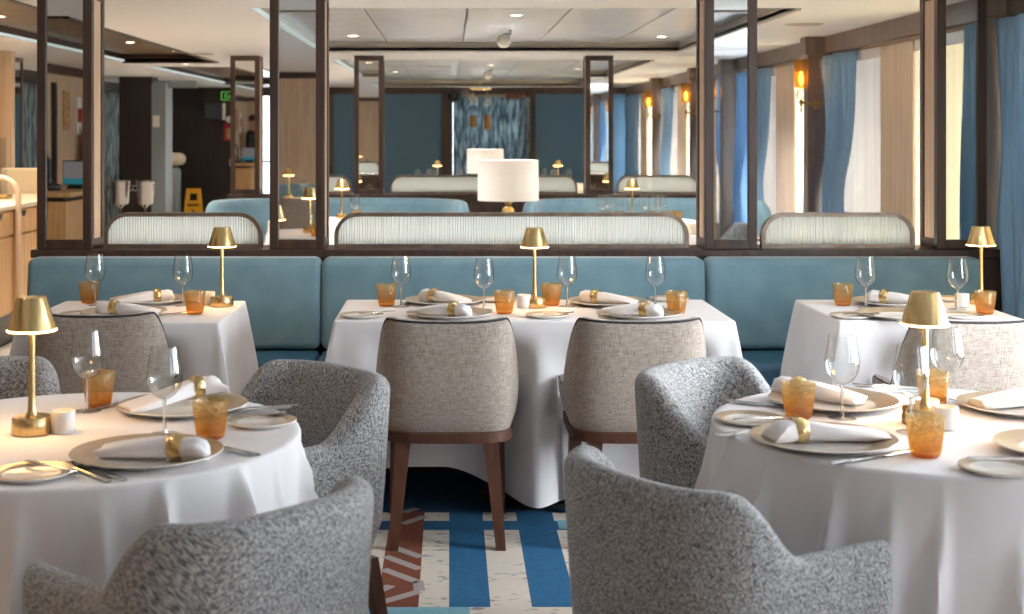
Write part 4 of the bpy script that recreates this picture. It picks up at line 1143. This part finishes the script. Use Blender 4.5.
for x, y, z, l, e, c in ((-1.3, 6.0, CZ, 'downlight above the left banquette table', 16, (1, .86, .72)), (-1.6, 3.3, CZ, 'downlight above the left round table, out of frame', 22, (1, .86, .72)), (.3, 5.9, CZ, 'downlight above the centre table, out of frame', 14, (1, .92, .82)),
                         (-2.5, 1.5, CZ, 'downlight near the service desk, seen in a mirror', 50, (1, .74, .48)), (-.3, .5, tz, 'downlight over the camera side of the room, mirrored', 18, (1, .8, .6)), (1.1, .8, tz, 'downlight of the mirrored tray, right', 16, (1, .88, .74)),
                         (1.4, 4.6, tz, 'downlight above the right round table, out of frame', 12, (1, .94, .86)), (-2.8, -1.4, CZ, 'downlight by the mirrored oak wall', 45, (1, .76, .5)), (-.9, -1.6, CZ, 'downlight over the mirrored blue banquette', 36, (1, .78, .54)), (1.1, -1.7, CZ, 'downlight at the right end of the mirrored banquette', 14, (1, .82, .6))):
    downlight(x, y, l, z, e, c)
for x, y, l in ((-2.14, 12.0, 'flat round ceiling speaker above the yellow sign'), (2.2, 8.7, 'flat round ceiling speaker left of the cornice at right')):
    t = tag(ob('ceiling_speaker', G().lathe([(0, -.006), (.10, -.006), (.12, 0), (0, 0)], 32), M['trayside'], None, (x, y, CZ), smooth=40), l, 'speaker', 'ceiling speakers')
for x, y, l in ((.39, 10.2, 'white dome camera under the near metal ceiling tray'), (.44, 16.3, 'white dome camera under the farther ceiling tray')):
    t = thing('dome_camera', l, 'camera', (x, y, tz), 0, 'ceiling cameras')
    ob('bracket', G().tube([(.05, .0, 0), (.05, 0, -.03), (0, 0, -.035)], .012, 10), M['grey'], t)
    ob('dome', G().lathe([(.002, -.028)] + [(.052*math.sin(PI*k/12), -.08 + .052*math.cos(PI*k/12)) for k in range(1, 12)] + [(.002, -.132)], 24), M['whitep'], t)

# ------------------------------------------------------------------ far left: service lobby
struct(ob('trim_dark_block', G().box(-4.02, -3.62, 17.0, 17.35, 0, CZ), M['blackwood'], smooth=None))
struct(ob('trim_door_frame', G().box(-3.62, -3.45, 16.98, 17.4, 0, 2.06).box(-3.62, -3.1, 17.1, 17.2, 2.0, 2.09), M['alu'], smooth=None))
tag(ob('wall_panel_switch', rbox(-3.60, -3.52, 16.955, 16.98, 1.52, 1.66, .005), M['whitep'], smooth=40), 'white control box on the silver door frame', 'control box')
t = thing('service_counter', 'grey counter with rounded white top in the dark lobby', 'counter', (-4.08, 20.1, 0))
ob('body', rbox(-.45, .2, -.2, .2, 0, .98, .1), M['grey'], t); ob('top', rbox(-.45, .26, -.24, .24, .98, 1.16, .085, 8), M['worktop'], t)
curtain(17.5, 19.8, .2, 1.98, -4.46, M['darkcurtain'], 'dark blue sheer curtain beside the dark wood block', 8, None, 1, .03)
curtain(13.7, 16.2, .2, 1.98, -4.46, M['darkcurtain'], 'dark blue sheer curtain beyond the oak counter at the left edge', 9, None, 1, .03)
area('daylight', (-4.545, 14.9, 1.4), (0, R(-90), 0), .9, 2.2, 5, DAY)
area('daylight', (-4.545, 18.6, 1.4), (0, R(-90), 0), .9, 2.0, 5, DAY)
t = thing('wall_monitor', 'dark flat monitor on a bracket on the dark lobby wall', 'monitor', (-3.45, 20.6, 1.76))
ob('body', rbox(-.17, .12, -.03, .03, -.12, .12, .01), M['black'], t); ob('screen', G().box(-.155, .105, -.034, -.031, -.105, .105), M['darkglass'], t, smooth=None)
ob('bright_edge', G().box(.105, .15, -.036, -.028, -.12, .12), M['whitep'], t, smooth=None); ob('bracket', G().box(-.04, .04, .03, .4, -.03, .03), M['black'], t, smooth=None)
t = thing('exit_sign', 'green framed exit sign on the dark lobby wall', 'sign', (-3.31, 20.95, 2.0))
ob('panel', G().box(-.11, .13, -.01, .03, -.065, .065), M['darkgreen'], t, smooth=None)
g = G().box(-.11, .13, -.016, -.01, .055, .067).box(-.11, .13, -.016, -.01, -.067, -.055).box(-.115, -.103, -.016, -.01, -.067, .067).box(.123, .135, -.016, -.01, -.067, .067)
ob('border', g, M['green'], t, smooth=None)
fc = bpy.data.curves.new('lettering', 'FONT'); fc.body = 'Exit'; fc.size = .105; fc.extrude = .001; fc.align_x = 'CENTER'; fc.materials.append(M['green'])
tmp = bpy.data.objects.new('lettering_curve', fc); COL.objects.link(tmp)
dg = bpy.context.evaluated_depsgraph_get(); lm = bpy.data.meshes.new_from_object(tmp.evaluated_get(dg)); bpy.data.objects.remove(tmp)
fo = link('lettering', lm, t, (.015, -.017, -.036)); fo.rotation_euler = (R(90), 0, 0)
t = thing('fire_notice', 'red fire equipment notice below the exit sign', 'notice', (-3.31, 20.98, 1.46))
ob('sheet', G().box(-.08, .08, -.01, .0, -.13, .13), M['redp'], t, smooth=None); ob('symbol', G().box(-.04, .04, -.013, -.01, -.1, .06), M['tan'], t, smooth=None)
ob('round_symbol', G().lathe([(0, -.012), (.05, -.012), (.05, 0), (0, 0)], 20, (0, 0, .19), axis='y'), M['whitep'], t)
tag(ob('light_switch', rbox(-3.30, -3.2, 20.96, 21.0, .95, 1.06, .008), M['whitep'], smooth=40), 'white switch plate on the dark lobby wall', 'switch')
# wet floor sign
t = thing('wet_floor_sign', 'yellow folding wet floor sign standing before the dark lobby wall', 'sign', (-3.59, 19.6, 0), R(5))
for s in (-1, 1):
    def yy(z): return s * .16 * (1 - z / .66)
    g = G()
    def bar(x0, x1, x2, x3, z0, z1):
        g.hexa([(x0, yy(z0) - .006, z0), (x1, yy(z0) - .006, z0), (x1, yy(z0) + .006, z0), (x0, yy(z0) + .006, z0)],
               [(x2, yy(z1) - .006, z1), (x3, yy(z1) - .006, z1), (x3, yy(z1) + .006, z1), (x2, yy(z1) + .006, z1)])
    bar(-.155, .155, -.115, .115, .06, .50); bar(-.115, -.055, -.105, -.05, .5, .6); bar(.055, .115, .05, .105, .5, .6); bar(-.105, .105, -.10, .10, .6, .67)
    bar(-.16, -.11, -.155, -.105, 0, .06); bar(.11, .16, .105, .155, 0, .06)
    ob('panel', g, M['yellow'], t, smooth=None, bevel=.003)
g = G()
tri = [(-.09, .2), (.09, .2), (0, .37)]
for i in range(3):
    a, b = tri[i], tri[(i+1) % 3]
    def yv(z): return -.16 * (1 - z / .66) - .009
    g.tube([(a[0], yv(a[1]), a[1]), (b[0], yv(b[1]), b[1])], .009, 6)
g.tube([(0, yv(.31), .31), (0, yv(.25), .25)], .009, 6); g.box(-.08, .08, yv(.44) - .002, yv(.44) + .006, .43, .455)
ob('warning_symbol', g, M['black'], t)
# wine coolers on stands
for x, l in ((-3.46, 'steel wine cooler on a stand, left of the pair'), (-3.2, 'steel wine cooler on a stand, right of the pair')):
    t = thing('wine_cooler', l, 'wine cooler', (x, 14.7, 0), 0, 'steel wine coolers')
    ob('bucket', G().lathe([(0, .70), (.07, .70), (.085, .72), (.098, .93), (.106, .94), (.104, .95), (.093, .94), (.08, .73), (0, .71)], 32), M['silver'], t)
    for s in (-1, 1): ob('handle', G().tube([(s*.098, 0, .9), (s*.125, 0, .895), (s*.125, 0, .85), (s*.094, 0, .845)], .006, 8), M['silver'], t)
    ob('stand', G().lathe([(0, 0), (.12, 0), (.12, .015), (.03, .03), (.014, .06), (.012, .66), (.05, .70), (0, .70)], 28), M['silver'], t)

# oak counter at the left edge
t = thing('oak_counter', 'pale oak sideboard with drawers at the left edge, beyond the banquette', 'cabinet', (-3.25, 9.75, 0))
ob('body', G().box(-.35, .245, -1.75, 1.45, .22, .93), M['oak'], t, smooth=None, bevel=.003)
ob('plinth', G().box(-.33, .2, -1.7, 1.4, 0, .22), M['black'], t, smooth=None)
for k in range(6):
    y = -1.72 + k * .525
    d = ob('drawer', G().box(.245, .264, y + .01, y + .505, .76, .92), M['oak'], t, smooth=None, bevel=.003)
    ob('handle', G().prism([(y + .20 + .055*math.cos(PI + PI*q/8), .915 + .045*math.sin(PI + PI*q/8)) for q in range(9)], .262, .267, axis='x'), M['blackwood'], d, smooth=None)
    ob('door', G().box(.245, .264, y + .01, y + .505, .235, .745), M['oak'], t, smooth=None, bevel=.003)
    if k: ob('divider', G().box(.245, .275, y - .02, y + .006, .22, .93), M['oak'], t, smooth=None)
tag(ob('worktop', rbox(-3.62, -2.965, 7.97, 11.23, .932, .965, .008), M['worktop']), 'cream worktop along the pale oak sideboard', 'worktop')
tag(ob('backsplash', rbox(-3.62, -3.05, 11.26, 11.34, .93, 1.17, .02), M['worktop']), 'cream upstand at the far end of the oak sideboard', 'panel')
pts = [(-2.945, 9.55, .2), (-2.945, 9.55, 1.0)] + [(-3.075 + .13*math.cos(PI/2*k/7), 9.55, 1.02 + .13*math.sin(PI/2*k/7)) for k in range(8)] + \
      [(-3.37 - .13*math.sin(PI/2*k/7), 9.55, 1.02 + .13*math.cos(PI/2*k/7)) for k in range(8)] + [(-3.5, 9.55, .966)]
tag(ob('counter_rail', G().tube(pts, .02, 12), M['lightwood'], smooth=60), 'arched wooden rail rising in front of the oak sideboard', 'rail')
t = thing('menu_stand', 'tall clear glass stand on the oak sideboard at the left edge', 'stand', (-3.4, 10.4, .966))
ob('panel', G().box(-.11, .11, -.006, .006, .03, .45), M['pane'], t, smooth=None); ob('foot', rbox(-.13, .13, -.06, .06, 0, .03, .008), M['oldbrass'], t)

# ------------------------------------------------------------------ camera side of the room (seen in the mirrors)
t = thing('service_desk', 'oak service desk along the left wall, seen in the left pillar mirror', 'desk', (-3.65, -.4, 0))
ob('body', G().box(-.28, .25, -1.1, 1.1, .1, .84), M['oak'], t, smooth=None, bevel=.003); ob('top', rbox(-.29, .3, -1.12, 1.12, .88, .92, .008), M['oak'], t); ob('plinth', G().box(-.26, .2, -1.05, 1.05, 0, .1), M['black'], t, smooth=None)
ob('shelf_gap', G().box(-.27, .22, -1.05, 1.05, .84, .88), M['black'], t, smooth=None)
t = thing('till_screen', 'lit till screen on the mirrored service desk', 'screen', (-3.55, -.25, .92), R(18))
ob('body', rbox(-.16, .16, -.015, .015, .03, .27, .008), M['black'], t); ob('foot', rbox(-.08, .08, -.06, .06, 0, .03, .006), M['black'], t)
ob('display', G().box(-.148, .148, .0155, .017, .10, .258), M['screen2'], t, smooth=None); ob('lower_display', G().box(-.148, .148, .0155, .0172, .042, .10), M['screen'], t, smooth=None)
t = thing('desk_phone', 'black desk phone beside the mirrored till screen', 'phone', (-3.72, .1, .92), R(60))
ob('body', rbox(-.1, .1, -.09, .09, 0, .06, .02), M['black'], t); ob('handset', G().tube([(-.09, -.05, .07), (-.09, -.02, .1), (-.09, .05, .1), (-.09, .08, .07)], .022, 10), M['black'], t)
ob('arm', G().tube([(0, 0, .05), (0, 0, .28), (.02, .06, .34)], .02, 8), M['black'], t)
t = thing('notice_board', 'tall tan notice on the oak wall, mirrored at left', 'notice', (XL + .002, -1.3, 1.68))
ob('board', G().box(0, .012, -.12, .12, -.2, .2), M['tan'], t, smooth=None)
t = thing('fire_plan', 'small red and white notice beside the tan notice, mirrored', 'notice', (XL + .002, -1.8, 1.63))
ob('sheet', G().box(0, .01, -.08, .08, -.2, .2), M['whitep'], t, smooth=None); ob('red_block', G().box(.01, .014, -.08, .08, -.07, .08), M['redp'], t, smooth=None)
struct(ob('trim_black_post', G().box(XL, XL + .04, -.85, -.77, .9, 1.95), M['black'], smooth=None))
for x, l in ((-1.75, 'left mirrored table by the blue wall banquette'), (.6, 'mirrored table at the middle of the wall banquette')):
    rectcloth(x, -1.75, .40, .33, 'white cloth on the ' + l, seed=31, hem=.2)
    table('d', x, -1.75, .39, .32, l + ', under its cloth')
    lamp((x + .03, -1.85, TZ), 'brass lamp on the ' + l, e=1.2)
    place('wine_glass', (x + .2, -1.75, TZ), 0, 'wine glass on the ' + l, 'wine glass', 'mirrored wine glasses')
dine(-1.5, -1.1, PI, 'beige chair at the mirrored table by the oak wall', 'mirrored chairs')
rz = face(-1.75, 2.75, *T1)
arm(-1.62, 2.78, rz, 'grey armchair on the aisle side of the left round table, out of frame')

# person standing on the aisle, seen only in the far left mirror
t = thing('person', 'person in a black suit standing sideways, reflected in the far left mirror', 'person', (-3.72, -1.9, 0), R(-75))
def skin_body(name, nodes, edges, mat, parent):
    me = bpy.data.meshes.new(name); me.from_pydata([n[0] for n in nodes], edges, []); me.materials.append(mat)
    o = link(name, me, parent)
    md = o.modifiers.new('Skin', 'SKIN')
    for v, n in zip(me.skin_vertices[0].data, nodes): v.radius = n[1]
    me.skin_vertices[0].data[0].use_root = True
    md.use_smooth_shade = True
    s = o.modifiers.new('Subdivision', 'SUBSURF'); s.levels = s.render_levels = 2
    return o
N = [((0, 0, .96), (.15, .11)), ((0, 0, 1.15), (.135, .10)), ((0, -.01, 1.34), (.165, .11)), ((0, -.01, 1.45), (.10, .08)), ((0, 0, 1.52), (.055, .055)), ((0, .015, 1.62), (.07, .085)), ((0, .01, 1.71), (.06, .075))]
E = [(0, 1), (1, 2), (2, 3), (3, 4), (4, 5), (5, 6)]
for s in (-1, 1):
    b = len(N)
    N += [((s*.19, -.01, 1.41), (.06, .06)), ((s*.235, .0, 1.14), (.047, .047)), ((s*.20, .18, 1.02), (.037, .037)), ((s*.17, .25, 1.0), (.03, .022))]
    E += [(3, b), (b, b+1), (b+1, b+2), (b+2, b+3)]
    c = len(N)
    N += [((s*.09, 0, .86), (.10, .10)), ((s*.10, .01, .5), (.068, .07)), ((s*.105, -.01, .1), (.045, .05)), ((s*.11, .02, .045), (.045, .045)), ((s*.12, .14, .035), (.04, .032))]
    E += [(0, c), (c, c+1), (c+1, c+2), (c+2, c+3), (c+3, c+4)]
body = skin_body('body', N, E, M['skin'], t)
N2 = [((0, 0, .96), (.165, .125)), ((0, 0, 1.15), (.15, .115)), ((0, -.01, 1.34), (.18, .125)), ((0, -.01, 1.455), (.105, .09))]
E2 = [(0, 1), (1, 2), (2, 3)]
for s in (-1, 1):
    b = len(N2); N2 += [((s*.19, -.01, 1.41), (.075, .075)), ((s*.235, .0, 1.14), (.062, .062)), ((s*.205, .16, 1.03), (.052, .052))]; E2 += [(3, b), (b, b+1), (b+1, b+2)]
skin_body('jacket', N2, E2, M['suit'], t)
N3 = [((0, 0, .97), (.155, .12))]; E3 = []
for s in (-1, 1):
    b = len(N3); N3 += [((s*.09, 0, .86), (.11, .11)), ((s*.10, .01, .5), (.082, .085)), ((s*.105, -.005, .09), (.07, .075))]; E3 += [(0, b), (b, b+1), (b+1, b+2)]
skin_body('trousers', N3, E3, M['suit'], t)
ob('hair', G().lathe([(.001, 1.795), (.05, 1.785), (.075, 1.75), (.083, 1.70), (.08, 1.67), (.07, 1.70)], 24, (0, -.012, 0)), M['hair'], t, smooth=60)
for s in (-1, 1):
    ob('shoe', rbox(s*.115 - .045, s*.115 + .045, -.07, .2, 0, .075, .03), M['black'], t)
    for k in range(5): ob('finger', G().tube([(s*.17 + (k-2)*.016, .27, 1.0), (s*.17 + (k-2)*.018, .32 - abs(k-1.5)*.006, .995), (s*.165 + (k-2)*.017, .335 - abs(k-1.5)*.008, .975)], [.009, .008, .006], 8), M['skin'], t)

# ------------------------------------------------------------------ light, camera, colour
area('counter_fill', (-3.3, 9.6, CZ - .02), (0, 0, 0), .5, 2.6, 26, (1, .7, .4))  # added fill lamp without a fitting, brightens the oak counter
area('lobby_fill', (-3.6, 18.8, CZ - .02), (0, 0, 0), .5, .8, 5, (1, .86, .72))  # unseen lobby fill, added for brightness; no ceiling fitting belongs to it
# added fill lamps, no fitting, hidden on ledges behind the screens to brighten the ceiling
for yl, en in ((YP + .14, 5), (YP2 + .14, 4.5)):
    for x0, x1 in ((-1.62, -.89), (-.54, 1.14), (1.48, 2.22)):
        area('ledge_fill', ((x0 + x1) / 2, yl, .93), (R(180), 0, 0), x1 - x0, .05, en * (x1 - x0) / 3.2, (1, .93, .84))
wd = bpy.data.worlds.new('World'); SC.world = wd; wd.use_nodes = True
bg = wd.node_tree.nodes['Background']; bg.inputs['Color'].default_value = (.86, .93, 1, 1); bg.inputs['Strength'].default_value = 3.0

cam = bpy.data.cameras.new('Camera'); co = link('Camera', cam, None, (0, 0, HC))
cam.sensor_width = 36; cam.lens = F / 1024 * 36
co.rotation_euler = (R(90), R(0), 0)
cam.shift_x = (512 - VX) / 1024; cam.shift_y = (VY - 307) / 1024
cam.clip_start = .02; cam.clip_end = 100
cam.dof.use_dof = True; cam.dof.focus_distance = 5.0; cam.dof.aperture_fstop = 4.5
SC.camera = co
SC.view_settings.view_transform = 'Standard'; SC.view_settings.look = 'None'
SC.view_settings.exposure = 0.38; SC.view_settings.gamma = 1.0; SC.view_settings.use_curve_mapping = False
cy = SC.cycles
cy.use_denoising = True; cy.max_bounces = 10; cy.diffuse_bounces = 5; cy.glossy_bounces = 6; cy.transmission_bounces = 8; cy.transparent_max_bounces = 24
cy.sample_clamp_indirect = 6.0; cy.caustics_reflective = False; cy.caustics_refractive = False
